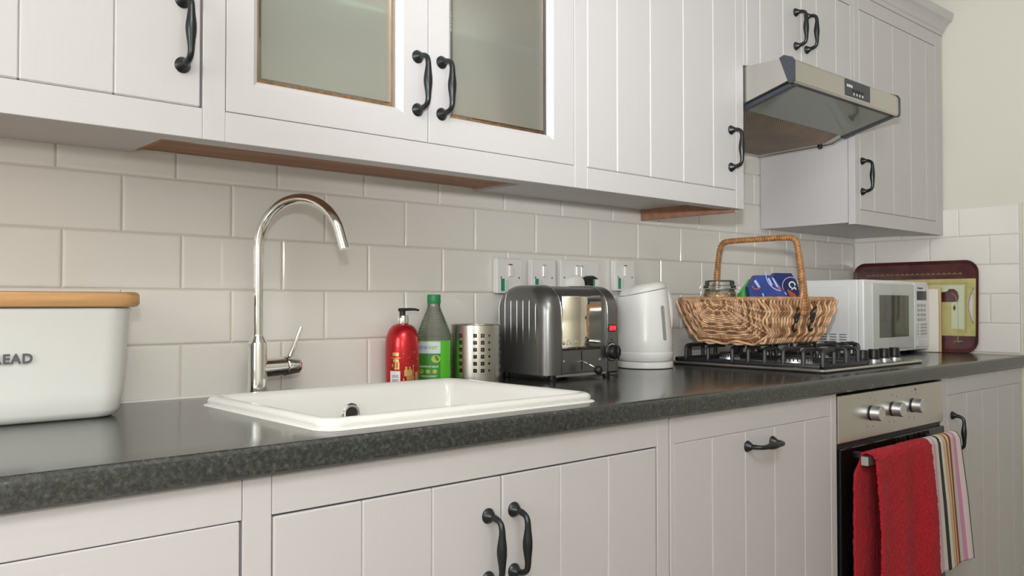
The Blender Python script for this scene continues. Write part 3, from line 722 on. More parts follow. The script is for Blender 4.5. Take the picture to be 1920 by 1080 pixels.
bx('dial_mark', xk - .002, xk + .0015, yk - .0007, yk + .001, .9872, .9915, 'black_plastic', cr)
for (x_, y_) in ((.856, -.062), (.864, -.208), (1.047, -.208), (1.047, -.062)):
    bm = NB(); lathe(bm, [(.0085, 0), (.0095, .004), (.0090, .018)], (x_, y_, .9002), 18); obj('foot', bm, 'black_plastic', t, 40)
bx('base_tray', tx0 + .03, tx1 - .03, ty0 + .012, ty1 - .012, .908, .9145, 'steel', t)
for y_ in (-.155, -.108):
    bm = NB(); box(bm, tx0 + .062, tx1 - .062, y_ - .012, y_ + .012, tz1 - .0055, tz1 - .0030, .001); sl_ = obj('slot_frame', bm, 'steel', t)
    bx('slot', tx0 + .067, tx1 - .067, y_ - .009, y_ + .009, tz1 - .0035, tz1 - .0024, 'dark_gap', sl_)
cpts = [(1.070, -.06, .955), (1.088, -.075, .962), (1.106, -.10, .952), (1.128, -.13, .934), (1.142, -.152, .917), (1.140, -.165, .9085), (1.124, -.155, .9045), (1.100, -.13, .906), (1.082, -.10, .915), (1.074, -.075, .93)]
def smooth_path(p, it=3):
    p = [Vector(q) for q in p]
    for _ in range(it):
        q = [p[0]]
        for a, b in zip(p, p[1:]): q += [a * .75 + b * .25, a * .25 + b * .75]
        p = q + [p[-1]]
    return p
bm = NB(); tube(bm, smooth_path(cpts), .0037, 8); obj('cable', bm, 'black_plastic', t, True)

# ================================================================ sockets
def socket(x0, x1, z0, z1, label, group='white sockets on the tiled wall', double=False, sticker=True, neon='red_mark', top=True):
    t = thing('wall_socket', label, 'socket', ((x0 + x1) / 2, -.002, z0), group)
    bx('back_box', x0 + .001, x1 - .001, -.014, -.0045, z0 + .001, z1 - .001, 'socket_white', t, .002, 2)
    bx('face_plate', x0, x1, -.0215, -.0145, z0, z1, 'socket_white', t, .0025, 2)
    xc = (x0 + x1) / 2
    for x_ in ((x0 + .0135, x1 - .0135)):
        bm = NB(); lathe(bm, [(.0026, 0), (.0024, .0006), (0, .0008)], (x_, -.0214, (z0 + z1) / 2 - .004), 10, (0, -1, 0)); obj('screw', bm, 'screw', t)
    for xs in ((xc - .012, xc + .006) if double else (xc,)):
        r = bx('rocker_switch', xs - .0065, xs + .0065, -.0265, -.0205, z1 - .045, z1 - .0165, 'socket_white', t, .0015)
        if neon: bx('switch_mark', xs - .0055, xs + .0055, -.0242, -.0205, z1 - .0158, z1 - .0135, neon, t)
    if sticker:
        s = bx('sticker', x0 + .012, x0 + .044, -.0222, -.0214, z0 + .006, z0 + .036, 'paper_white', t)
        bx('sticker_band', x0 + .012, x0 + .024, -.0226, -.0222, z0 + .006, z0 + .036, 'sticker_green', s)
        bm = NB()
        for k in range(6): box(bm, x0 + .028, x0 + .040 - .003 * (k % 2), -.0224, -.0222, z0 + .010 + k * .004, z0 + .0112 + k * .004)
        obj('sticker_print', bm, 'button_grey', s)
    return t
socket(.8605, .9465, 1.1005, 1.1865, 'white switched socket nearest the steel pot, green sticker, red line')
socket(.9755, 1.0615, 1.1025, 1.1885, 'second white socket from the steel pot, partly behind the toaster', neon='button_grey')
ds = socket(1.0795, 1.2255, 1.1045, 1.1905, 'white double socket behind the toaster holding white and black plugs', double=True, sticker=False, neon='button_grey')
socket(1.2915, 1.3775, 1.1105, 1.1965, 'white switched socket nearest the kettle with green sticker')
def plug(x, z, m, label, sticker=False):
    t = thing('mains_plug', label, 'plug', (x, -.022, z))
    bm = NB(); out = []
    def pl(i, y): 
        P = [(x + (.0255 - i) * math.cos(a), y, z + (.024 - i) * math.sin(a)) for a in [math.pi * k / 12 for k in range(13)]]
        return P + [(x - .0215 + i, y, z - .026 + i), (x + .0215 - i, y, z - .026 + i)]
    loft(bm, [pl(0, -.0222), pl(0, -.040), pl(.003, -.046), pl(.008, -.048)]); obj('body', bm, m, t, 40)
    if sticker:
        s = bx('sticker', x + .000, x + .0185, -.0492, -.0484, z - .020, z + .014, 'paper_white', t); bx('sticker_band', x - .0065, x + .000, -.0492, -.0484, z - .020, z + .014, 'sticker_green', s)
plug(1.122, 1.126, 'socket_white', 'white plug in the left half of the double socket')
plug(1.180, 1.126, 'black_plastic', 'black plug with green sticker in the double socket', True)

# ================================================================ kettle
kx, ky = 1.345, -.084
kt = thing('electric_kettle', 'white plastic jug kettle on its power base', 'kettle', (kx, ky, .9))
bm = NB(); lathe(bm, [(.066, .0004), (.0755, .002), (.0765, .006), (.0755, .016), (.071, .0185)], (kx, ky, .9), 44); obj('power_base', bm, 'white_plastic', kt, 40)
vd = Vector((-.4868 - kx, -1.5856 - ky, 0)).normalized(); rt = Vector((-vd.y, vd.x, 0))   # rt = viewer's right
if rt.dot(R_) < 0: rt = -rt
bm = NB(); L = []
hs = [(.0195, .064), (.021, .070), (.027, .0745), (.040, .0760), (.0445, .0755), (.045, .0748), (.046, .0752), (.08, .0738), (.12, .0700), (.16, .0655), (.19, .0618), (.205, .0600)]
for h_, r in hs:
    ring = []
    for i in range(48):
        a = 2 * math.pi * i / 48; d_ = Vector((math.cos(a), math.sin(a), 0)); lf = max(0, -d_.dot(rt))
        sp = max(0, (h_ - .12) / .085) ** 1.4 * .022 * lf ** 7      # pouring lip on the viewer's left
        tilt = (h_ > .15) * .012 * d_.dot(rt) * (h_ - .15) / .055
        ring.append(Vector((kx, ky, .9 + h_ + tilt)) + d_ * (r + sp))
    L.append(ring)
obj('jug', loft(bm, L, True, True), 'white_plastic', kt, 55)
bm = NB(); L = []
for h_, k in ((.2065, .93), (.2085, .955), (.2105, .955), (.220, .90), (.2275, .72), (.231, .45), (.232, .12)):
    L.append([Vector((kx, ky, .9 + h_ + .012 * k * math.cos(2 * math.pi * i / 40))) + (rt * math.cos(2 * math.pi * i / 40) + vd * math.sin(2 * math.pi * i / 40)) * .0600 * k + (Vector((0, 0, 0)) if math.cos(2 * math.pi * i / 40) > -.9 else -rt * .014 * k) for i in range(40)])
obj('lid', loft(bm, L, True, True), 'socket_white', kt, 50)
hd = (rt * .72 - vd * .69).normalized()
hp_ = [(.048, 1.112), (.066, 1.116), (.083, 1.105), (.093, 1.075), (.095, 1.04), (.091, 1.005), (.083, .982), (.073, .972)]
bm = NB(); tube(bm, smooth_path([Vector((kx, ky, z)) + hd * d_ for d_, z in hp_]), .0105, 12); obj('handle', bm, 'white_plastic', kt, True)
# water gauge window facing the viewer's right
bm = NB(); wa = (rt * .70 + vd * .714).normalized(); wt_ = Vector((-wa.y, wa.x, 0)); L = []
for k in range(25):
    a = 2 * math.pi * k / 24
GP = []
for k in range(24):
    a = 2 * math.pi * k / 24; GP.append((.0058 * math.cos(a), (.1235 + math.copysign(.041, math.sin(a))) + .0058 * math.sin(a)))
def krad(h):
    for (h0, r0), (h1, r1) in zip(hs, hs[1:]):
        if h0 <= h <= h1: return r0 + (r1 - r0) * (h - h0) / (h1 - h0)
    return .06
def gauge(off): return [Vector((kx, ky, .9 + h_)) + wa * (math.sqrt(max(1e-6, krad(h_) ** 2 - x_ ** 2)) + off) + wt_ * x_ for x_, h_ in GP]
obj('water_gauge', loft(NB(), [gauge(-.004), gauge(.0014)]), 'window_grey', kt)

# ================================================================ hob
hb = thing('gas_hob', 'stainless steel gas hob with black pan supports under the basket', 'hob', (1.80, -.28, .9))
hx0, hx1, hy0, hy1 = 1.506, 2.092, -.522, -.035
bm = NB(); 
def hl(i, z): return [(x, y, z) for x, y in rrect(hx0 + i, hx1 - i, hy0 + i, hy1 - i, .010, 5)]
loft(bm, [hl(.004, .9004), hl(.001, .902), hl(0, .905), hl(.002, .9085), hl(.006, .9095), hl(.020, .9085), hl(.024, .9075)], True, True); obj('pan', bm, 'steel', hb, 40)
def burner(x, y, r):
    bm = NB(); lathe(bm, [(r * 1.25, 0), (r * 1.25, .003), (r * 1.02, .004), (r, .006), (r, .018), (r * .96, .0195)], (x, y, .9076), 40); b = obj('burner', bm, 'knob_silver', hb, 40)
    bm = NB(); 
    for i in range(28):
        a = 2 * math.pi * i / 28; c = Vector((x + r * .985 * math.cos(a), y + r * .985 * math.sin(a), .9235)); box(bm, c.x - .0016, c.x + .0016, c.y - .0016, c.y + .0016, c.z - .003, c.z + .003)
    obj('flame_port', bm, 'black_plastic', b)
    bm = NB(); lathe(bm, [(r * .98, .0195), (r * .98, .0235), (r * .85, .0265), (0, .0270)], (x, y, .9076), 36); obj('burner_cap', bm, 'cast_iron', b, 40)
BUR = [(1.627, -.372, .046), (1.650, -.150, .030), (1.900, -.130, .034), (1.905, -.290, .028)]
for b_ in BUR: burner(*b_)
ZG = .9555
def grate(x0, x1, y0, y1, fingers):
    g = NB(); r = .0055
    def bar(pts, rad=r): tube(g, pts, rad, 6)
    zb = .9145
    box(g, x0, x1, y0, y0 + .010, .9092, .9205, .002); box(g, x0, x1, y1 - .010, y1, .9092, .9205, .002); box(g, x0, x0 + .010, y0, y1, .9092, .9205, .002); box(g, x1 - .010, x1, y0, y1, .9092, .9205, .002)
    for p, q in fingers:
        p = Vector((*p, zb)); q = Vector((*q, ZG)); pu = Vector((p.x, p.y, ZG - .008)); k = (q - Vector((p.x, p.y, ZG))).normalized() * .008
        bar([p, pu, Vector((p.x, p.y, ZG - .0025)) + k * .3, Vector((p.x, p.y, ZG)) + k, q])
    return obj('pan_support', g, 'cast_iron', hb, 50)
F = []
for y_ in (-.505, -.452, -.395, -.340, -.290, -.240, -.160, -.085): F.append(((1.5285, y_), (1.5285 + (.080 if abs(y_ + .395) < .02 or abs(y_ + .16) < .02 else .055), y_)))
for y_ in (-.452, -.340, -.210, -.110): F.append(((1.771, y_), (1.700, y_)))
for x_ in (1.59, 1.655, 1.72): F += [((x_, -.503), (x_, -.455)), ((x_, -.052), (x_, -.100))]
grate(1.524, 1.776, -.508, -.048, F)
F = []
for y_ in (-.350, -.290, -.220, -.140, -.080): F += [((1.787, y_), (1.850, y_)), ((2.011, y_), (1.950, y_))]
for x_ in (1.84, 1.90, 1.96): F += [((x_, -.387), (x_, -.335)), ((x_, -.052), (x_, -.100))]
grate(1.782, 2.016, -.392, -.048, F)
for k in range(4):
    x_, y_ = 1.832 + .066 * k, -.462
    bm = NB(); lathe(bm, [(.0205, 0), (.0205, .002), (.0165, .003), (.0165, .0085)], (x_, y_, .9082), 28); kb = obj('knob_collar', bm, 'knob_silver', hb, 40)
    bm = NB(); lathe(bm, [(.0150, .0085), (.0185, .0100), (.0185, .0125), (.0158, .0140), (.0142, .0350), (.0130, .0370), (0, .0372)], (x_, y_, .9082), 28); obj('knob', bm, 'black_plastic', kb, 40)

# ================================================================ basket on the hob
ZR, ZF = 1.086, .9690
bX0, bX1, bY0, bY1 = 1.446, 1.842, -.382, -.112
bk = thing('wicker_basket', 'wicker basket with tall arched handle standing on the hob', 'basket', ((bX0 + bX1) / 2, (bY0 + bY1) / 2, ZF - .006))
bcy = (bY0 + bY1) / 2
NR = 13
def uprof():
    """U-shaped section (dy, dz from the rim line) at rib stations, back rim -> bottom -> front rim; plus bulges between ribs."""
    H = ZR - ZF; hw = (bY1 - bY0) / 2; P = []
    side = [(1.0, 0), (.985, .27), (.945, .52), (.885, .76), (.78, .955)]
    for a, b in side: P.append((hw * a, -H * b))
    for a in (.50, .17): P.append((hw * a, -H * 1.0))
    return P + [(-a, b) for a, b in P[::-1]]
UP = uprof(); NU = len(UP)
def upos(t):
    t = max(0, min(NU - 1.0001, t)); k = int(t); f = t - k; return (UP[k][0] * (1 - f) + UP[k + 1][0] * f, UP[k][1] * (1 - f) + UP[k + 1][1] * f)
def unorm(t):
    a = upos(t - .3); b = upos(t + .3); d_ = Vector((b[0] - a[0], b[1] - a[1])); d_.normalize(); n_ = Vector((-d_.y, d_.x)); 
    p_ = upos(t); return n_ if n_.dot(Vector((p_[0], p_[1] + .05))) > 0 else -n_
LX = bX1 - bX0
def xface(dz): return .062 * (-dz / (ZR - ZF))       # end slopes inwards towards the bottom
wv = NB(); SUB = 6
def loop_at(p, j):
    """p in 0..1 along the basket; left fan 0-.3, body .3-.7, right fan .7-1"""
    pts = []
    for i in range((NU - 1) * SUB + 1):
        t = i / SUB; dy_, dz_ = upos(t); n_ = unorm(t)
        ph = math.cos(math.pi * t + math.pi * j); amp = .0042 * ph
        if p < .3: k = p / .3
        elif p > .7: k = (1 - p) / .3
        else: k = 1
        k = max(k, .06)
        slant = .006 * math.sin(math.pi * t + math.pi * .5) 
        y = bcy + dy_ * k; z = ZR + dz_ * k
        if .3 <= p <= .7:
            xa = bX0 + xface(dz_); xb = bX1 - xface(dz_); f = (p - .3) / .4; x = xa + (xb - xa) * f + slant * (1 if j % 2 else 1)
            q = Vector((x, y + n_.x * amp, z + n_.y * amp))
        else:
            s = -1 if p < .3 else 1; x = (bX0 + xface(dz_ * k) if s < 0 else bX1 - xface(dz_ * k))
            x += -s * .010 * (k ** 4); q = Vector((x + s * (amp * .8 + .006 * math.sin(math.pi * k) ), y, z))
        pts.append(q)
    return pts
LP = []
for i in range(38): LP.append(.3 * (i + 1.2) / 39)
for i in range(48): LP.append(.3 + .4 * i / 47)
for i in range(38): LP.append(.7 + .3 * (i + .3) / 39)
random.seed(5)
for j, p in enumerate(LP):
    pts = loop_at(p, j)
    nf0 = len(wv.faces)
    tube(wv, pts, [(.0037 if .29 < p < .71 else .0027) + random.uniform(-.0004, .0004)] * len(pts), 6)
    wv.faces.ensure_lookup_table(); mi = random.choice((0, 1, 1, 2, 2))
    for f_ in wv.faces[nf0:]: f_.material_index = mi
o = obj('woven_willow', wv, 'wicker', bk, True); o['kind'] = 'stuff'
o.data.materials.append(MATS['wicker_pale']); o.data.materials.append(MATS['wicker_dark'])
for i in range(1, NU - 1):
    dy_, dz_ = UP[i]; P = []
    for s in range(9):
        k = max(.03, s / 8); P.append((bX0 + xface(dz_ * k) - .006 * math.sin(math.pi * k) + .010 * k ** 4, bcy + dy_ * k, ZR + dz_ * k))
    for s in range(1, 8): P.append((bX0 + .010 + xface(dz_) + (LX - .020 - 2 * xface(dz_)) * s / 8, bcy + dy_, ZR + dz_))
    for s in range(9):
        k = max(.03, 1 - s / 8); P.append((bX1 - xface(dz_ * k) + .006 * math.sin(math.pi * k) - .010 * k ** 4, bcy + dy_ * k, ZR + dz_ * k))
    bm = NB(); tube(bm, P, .0040, 6); obj('rib', bm, 'wicker_pale', bk, True)
rim = [(x, y, ZR + .001) for x, y in rrect(bX0 - .001, bX1 + .001, bY0 - .001, bY1 + .001, .035, 8)]
bm = NB(); tube(bm, rim, .0062, 8, closed=True)
RL = []; 
for a, b in zip(rim, rim[1:] + rim[:1]):
    a = Vector(a); b = Vector(b); n = max(1, int((b - a).length / .0016)); RL += [a.lerp(b, k / n) for k in range(n)]
coil = []
for i, c in enumerate(RL):
    t_ = (RL[(i + 1) % len(RL)] - RL[i - 1]).normalized(); s_ = Vector((0, 0, 1)).cross(t_); a = 2 * math.pi * i / 5.0
    coil.append(c + (s_ * math.cos(a) + Vector((0, 0, 1)) * math.sin(a)) * .0064)
tube(bm, coil, .0018, 4, closed=True); obj('rim', bm, 'wicker', bk, True)
# arched handle across the basket
hxc = 1.645
HP = smooth_path([(hxc, bY0 - .004, 1.045), (hxc, bY0 - .005, 1.10), (hxc, bY0 - .001, 1.165), (hxc, bY0 + .010, 1.232), (hxc, bY0 + .016, 1.2535), (hxc, bY0 + .040, 1.2585), (hxc, bcy, 1.2585), (hxc, bY1 - .040, 1.258), (hxc, bY1 - .018, 1.254), (hxc, bY1 - .008, 1.235), (hxc, bY1 + .001, 1.165), (hxc, bY1 + .005, 1.10), (hxc, bY1 + .004, 1.045)], 3)
hr = [.0072 + .0035 * max(0, abs(p.z - 1.045) < .17) * max(0, (1.20 - p.z) / .15) for p in HP]
bm = NB(); tube(bm, HP, hr, 10)
RL = []; RR = []
for (a, b), (ra, rb) in zip(zip(HP, HP[1:]), zip(hr, hr[1:])):
    n = max(1, int((b - a).length / .0012)); RL += [a.lerp(b, k / n) for k in range(n)]; RR += [ra + (rb - ra) * k / n for k in range(n)]
coil = []
for i, c in enumerate(RL):
    t_ = (RL[min(i + 1, len(RL) - 1)] - RL[max(i - 1, 0)]).normalized(); s1 = Vector((1, 0, 0)); s2 = t_.cross(s1); a = 2 * math.pi * i / 6.0
    coil.append(c + (s1 * math.cos(a) + s2 * math.sin(a)) * (RR[i] - .0006))
tube(bm, coil, .0030, 5); obj('handle', bm, 'wicker_wrap', bk, True)
for s, y_ in ((-1, bY0), (1, bY1)):
    bm = NB()
    for k in (-1, 0, 1): tube(bm, [(hxc + k * .006, y_ + s * .008, 1.135), (hxc + k * .013, y_ + s * .0085, 1.095), (hxc + k * .020, y_ + s * .007, 1.06)], .0042, 7)
    obj('handle_foot', bm, 'wicker', bk, True)
for xk_ in (1.618, 1.703):
    pts = [(.012, 1.066), (-.006, 1.060), (-.012, 1.040), (-.004, 1.022), (.008, 1.030), (.010, 1.050), (.000, 1.044), (-.012, 1.020), (-.008, 1.004), (.004, .998), (.010, 1.006)]
    def yb(z): f = (ZR - z) / (ZR - ZF); return bY0 + .017 * f * f + .008 * f - .0075
    bm = NB(); tube(bm, smooth_path([(xk_ + a, yb(z), z) for a, z in pts], 2), .0032, 6); obj('leather_tie', bm, 'thong', bk, True)

# contents
jx, jy = 1.550, -.185
jr = thing('storage_jar', 'clip-top glass jar of nut pieces standing inside the wicker basket', 'jar', (jx, jy, .972))
bm = NB(); lathe(bm, [(.026, 0), (.031, .003), (.036, .012), (.0425, .035), (.045, .055), (.045, .128), (.043, .138), (.040, .141), (.040, .146)], (jx, jy, .972), 36, cap=False); obj('glass_body', bm, 'jar_glass', jr, 40)
bm = NB(); lathe(bm, [(.0, .006), (.028, .006), (.034, .014), (.0405, .036), (.043, .056), (.043, .128), (.03, .130), (0, .131)], (jx, jy, .972), 28); nf = obj('nut_fill', bm, 'oats', jr); nf['kind'] = 'stuff'
bm = NB(); random.seed(11)
for k in range(130):
    a = random.uniform(0, 6.283); ring = random.random() < .6
    r_ = .0405 if ring else random.uniform(0, .040); z_ = random.uniform(1.075, 1.1045) if ring else 1.1035
    c = Vector((jx + r_ * math.cos(a), jy + r_ * math.sin(a), z_)); s_ = random.uniform(.003, .0055)
    n0 = len(bm.verts); g = bmesh.ops.create_icosphere(bm, subdivisions=1, radius=s_, matrix=Matrix.Translation(c) @ Matrix.Rotation(random.uniform(0, 3), 4, Vector((random.random(), random.random(), 1)).normalized()) @ Matrix.Diagonal((1.3, .8, .6, 1)))
o = obj('nut_pieces', bm, 'oats', jr); o['kind'] = 'stuff'
bm = NB(); lathe(bm, [(.0435, .1465), (.0455, .148), (.0455, .154), (.0415, .156), (.0415, .166), (.038, .169), (.0, .1695)], (jx, jy, .972), 36); obj('lid', bm, 'jar_glass', jr, 40)
bm = NB(); lathe(bm, [(.041, .1425), (.0435, .1425), (.0435, .1465), (.041, .1465)], (jx, jy, .972), 32, cap=False); obj('rubber_seal', bm, 'window_grey', jr)
bm = NB()
for s in (-1, 1):
    b_ = Vector((jx, jy, 0)) + rt * s * .0455
    tube(bm, smooth_path([b_ + Vector((0, 0, 1.075)), b_ + rt * s * .010 + Vector((0, 0, 1.092)), b_ + rt * s * .004 + Vector((0, 0, 1.108)), b_ + rt * s * .011 + Vector((0, 0, 1.118)), b_ + rt * s * .002 + Vector((0, 0, 1.131)), b_ - rt * s * .006 + Vector((0, 0, 1.136))], 2), .0013, 6)
tube(bm, [Vector((jx, jy, 1.1165)) + Vector((math.cos(a), math.sin(a), 0)) * .0465 for a in [2 * math.pi * k / 40 for k in range(40)]], .0012, 6, closed=True)
obj('wire_clip', bm, 'chrome', jr, True)

def packet(name, label, cat, c, size, R3, m):
    """rotated carton; returns root and a function to place print on its front face (local -y)"""
    t_ = thing(name, label, cat, c); bm = NB(); w_, d_, h_ = size
    box(bm, -w_ / 2, w_ / 2, -d_ / 2, d_ / 2, -h_ / 2, h_ / 2, .0012)
    T = Matrix.Translation(Vector(c)) @ R3
    bm.transform(T); obj('carton', bm, m, t_)
    def stamp(nm, poly, m2, off=.0004):
        b2 = NB(); b2.faces.new([b2.verts.new(T @ Vector((x, -d_ / 2 - off, z))) for x, z in poly]); obj(nm, b2, m2, t_)
    def stamp_bm(nm, b2, m2): b2.transform(T); obj(nm, b2, m2, t_)
    return t_, stamp, stamp_bm, d_
def ROT(ry, rz, rx=0): return Matrix.Rotation(math.radians(rz), 4, 'Z') @ Matrix.Rotation(math.radians(rx), 4, 'X') @ Matrix.Rotation(math.radians(ry), 4, 'Y')
def arc_pts(cx_, cz_, r, a0, a1, n, w_): 
    o_ = [(cx_ + r * math.cos(math.radians(a0 + (a1 - a0) * k / n)), cz_ + r * math.sin(math.radians(a0 + (a1 - a0) * k / n))) for k in range(n + 1)]
    i_ = [(cx_ + (r - w_) * math.cos(math.radians(a0 + (a1 - a0) * k / n)), cz_ + (r - w_) * math.sin(math.radians(a0 + (a1 - a0) * k / n))) for k in range(n + 1)]
    return o_ + i_[::-1]
VZ = -41.7   # facing the viewer
def hexbox(label, c, outline, depth, m):
    """carton with cut-off corners standing in the basket; outline in metres (right, up) as seen from the front"""
    t_ = thing('snack_box', label, 'carton', c); Rr = Matrix.Translation(Vector(c)) @ ROT(0, VZ)
    bm = NB(); loft(bm, [[Rr @ Vector((x, -depth / 2, z)) for x, z in outline], [Rr @ Vector((x, depth / 2, z)) for x, z in outline]]); obj('carton', bm, m, t_)
    def stamp(nm, poly, m2, off=.0004):
        b2 = NB(); b2.faces.new([b2.verts.new(Rr @ Vector((x, -depth / 2 - off, z))) for x, z in poly]); obj(nm, b2, m2, t_)
    def lettering(s_, size, x, z, ang, m2):
        a = math.radians(ang); b2 = text_bm(s_, size, (x, -depth / 2 - .0006, z), (math.cos(a), 0, math.sin(a)), (-math.sin(a), 0, math.cos(a)), .0002, .0006); b2.transform(Rr); obj('lettering', b2, m2, t_)
    return stamp, lettering
st, lt = hexbox('mid-blue snack carton in the wicker basket beside the glass jar', (1.570, -.315, 1.090), [(-.041, .043), (-.028, .062), (.015, .062), (.030, .045), (.066, -.010), (.045, -.095), (-.030, -.095), (-.048, .030)], .034, 'box_blue')
st('stripe', arc_pts(.046, .066, .048, 172, 262, 14, .0022), 'box_lilac')
st('logo_patch', [(-.034, .046), (-.028, .050), (-.016, .030), (-.021, .028)], 'box_lilac'); st('swoosh', arc_pts(-.026, .036, .013, 190, 330, 8, .0022), 'box_orange')
st('logo_patch', [(.003, .053), (.008, .055), (.018, .035), (.013, .034)], 'box_lilac'); st('logo_patch', [(.015, .055), (.020, .055), (.034, .030), (.028, .030)], 'box_lilac'); st('pink_dab', [(.030, .030), (.036, .032), (.040, .024), (.033, .023)], 'box_orange')
st('picture', [(.020, .000), (.028, .004), (.032, -.004), (.022, -.008)], 'oats'); st('logo_patch', [(-.012, .012), (-.008, .014), (-.002, -.004), (-.006, -.005)], 'box_sky')
st, lt = hexbox('navy snack carton with orange flash in the basket against the handle', (1.730, -.280, 1.091), [(-.048, .048), (-.030, .072), (.016, .071), (.032, .046), (.040, .010), (.036, -.095), (-.044, -.095)], .034, 'box_navy')
st('sky_flash', [(-.040, .006), (-.030, .010), (-.004, -.030), (-.020, -.030)], 'box_sky')
st('orange_flash', [(.004, .026), (.026, .012), (.036, -.005), (.034, -.040), (.014, -.040)], 'box_orange')
st('oval_ring', arc_pts(.014, .036, .025, 60, 230, 14, .0022), 'box_lilac')
st('round_patch', arc_pts(-.008, .004, .019, 0, 359, 24, .0188), 'box_blue')
lt('Cr', .026, .004, .042, -55, 'text_white'); lt('Cr', .021, -.018, .012, -50, 'text_white')
t3 = thing('snack_packet', 'crumpled green foil packet between the jar and the blue carton', 'packet', (1.572, -.255, 1.00))
bm = NB(); L = []
random.seed(9)
for k in range(9):
    f = k / 8; half = .030 * (1 - .15 * f); th_ = .011 * math.sin(math.pi * min(.98, f + .06)) + .0012; ring = []
    for i in range(16):
        a = 2 * math.pi * i / 16; ring.append(Vector((math.cos(a) * half, math.sin(a) * th_ + random.uniform(-.0018, .0018), f * .115 - .057 + .003 * math.cos(3 * a))))
    L.append(ring)
loft(bm, L); bm.transform(Matrix.Translation((1.572, -.255, 1.082)) @ ROT(30, VZ, 0)); obj('foil', bm, 'packet_green', t3, 30)

# ================================================================ microwave, boards, tray
mx0, mx1, my0, my1, mz0, mz1 = 2.176, 2.664, -.305, -.030, .912, 1.153
mw = thing('microwave_oven', 'white microwave oven in the corner behind the hob', 'microwave', ((mx0 + mx1) / 2, (my0 + my1) / 2, .9))
bd = bx('body', mx0 + .002, mx1, my0 + .026, my1, mz0, mz1, 'microwave_white', mw, .003, 2)
bx('side_emboss', mx0 + .0005, mx0 + .0045, my0 + .055, my1 - .03, mz0 + .018, mz1 - .022, 'microwave_white', bd, .0015)
for c_ in range(5):
    for r_ in range(5):
        y_ = -.215 + c_ * .034; z_ = .938 + r_ * .0085; bx('vent_slot', mx0 - .0004, mx0 + .001, y_ - .026, y_ - .002, z_, z_ + .0032, 'vent_grey', bd)
fr_ = bx('front_frame', mx0, mx1 + .001, my0 + .004, my0 + .0255, mz0, mz1, 'microwave_white', mw, .004, 2)
dxr = mx0 + .365
dr = bx('door', mx0 + .055, dxr, my0, my0 + .005, mz0 + .010, mz1 - .012, 'microwave_door', mw, .001)
bx('window', mx0 + .100, dxr - .045, my0 - .0008, my0 + .002, mz0 + .050, mz1 - .050, 'microwave_glass', dr)
pn = bx('control_panel', dxr + .008, mx1 - .003, my0, my0 + .005, mz0 + .010, mz1 - .012, 'microwave_white', mw, .001)
bx('door_edge', dxr + .001, dxr + .0075, my0 - .001, my0 + .005, mz0 + .006, mz1 - .008, 'microwave_white', mw, .001)
bx('display', dxr + .022, mx1 - .022, my0 - .0006, my0 + .001, mz1 - .066, mz1 - .034, 'display', pn)
for r_ in range(4):
    for c_ in range(3): bx('button', dxr + .024 + c_ * .0255, dxr + .043 + c_ * .0255, my0 - .0008, my0 + .001, mz1 - .090 - r_ * .0165, mz1 - .080 - r_ * .0165, 'button_grey', pn)
for r_ in range(4): bx('button', dxr + .024, dxr + .034, my0 - .0008, my0 + .001, mz1 - .155 - r_ * .011, mz1 - .149 - r_ * .011, 'button_grey', pn); bx('button', dxr + .050, mx1 - .020, my0 - .0008, my0 + .001, mz1 - .155 - r_ * .011, mz1 - .149 - r_ * .011, 'button_grey', pn)
bx('button', dxr + .022, mx1 - .020, my0 - .0010, my0 + .001, mz0 + .016, mz0 + .036, 'microwave_white', pn, .0005)
obj('lettering', text_bm('Panasonic', .0115, (dxr + .027, my0 - .0005, mz1 - .027), (1, 0, 0), (0, 0, 1), .0002, .0001), 'print_grey', pn)
for x_, y_ in ((mx0 + .04, my0 + .05), (mx1 - .04, my0 + .05), (mx0 + .04, my1 - .04), (mx1 - .04, my1 - .04)):
    bm = NB(); lathe(bm, [(.012, 0), (.014, .012)], (x_, y_, .9004), 14); obj('foot', bm, 'black_plastic', mw)
o = bx('chopping_board', 2.6685, 2.6815, -.335, -.060, .9005, 1.128, 'board_white', None, .004, 2); tag(o, 'white chopping board on edge against the microwave side', 'chopping board')
o = bx('chopping_board', 2.6825, 2.6925, -.338, -.055, .9005, 1.135, 'pale_wood', None, .002, 1); tag(o, 'pale wooden chopping board on edge in front of the tray', 'chopping board')
tr = thing('serving_tray', 'maroon and cream serving tray leaning on the right tiled wall', 'tray', (2.705, -.23, .9))
TY0, TY1, TZ0, TZ1 = -.4575, -.006, .9012, 1.2285
lean = (2.7145 - 2.7020) / (TZ1 - TZ0)
def TX(z, off=0): return 2.7020 + (z - TZ0) * lean - off
def tloop(i, off): return [(TX(z, off), y, z) for y, z in rrect(TY0 + i, TY1 - i, TZ0 + i, TZ1 - i, max(.045 - i * .8, .012), 8)]
holeR = [(y, z) for y, z in [(-.4395 + .0175 * math.sin(math.pi * k / 14), 1.000 + .134 * k / 14) for k in range(15)]]
hole = [(y, z) for y, z in holeR] + []
def hole_loop(off): return [(TX(z, off), y, z) for y, z in hole]
bm = NB()
def ring_edges(pts):
    vs = [bm.verts.new(p) for p in pts]; return [bm.edges.new((vs[i], vs[(i + 1) % len(vs)])) for i in range(len(vs))]
e1 = ring_edges(tloop(.012, .0)); e2 = ring_edges(hole_loop(0))
bmesh.ops.triangle_fill(bm, use_beauty=True, edges=e1 + e2)
o = obj('base', bm, 'tray_maroon', tr); s_ = o.modifiers.new('thickness', 'SOLIDIFY'); s_.thickness = .003; s_.offset = 0
bm = NB(); loft(bm, [tloop(.012, .0012), tloop(.006, .005), tloop(.0, .0092), tloop(-.0005, .0078), tloop(.010, -.0010), tloop(.012, -.0012)], False, False); obj('rim', bm, 'tray_maroon', tr, 50)
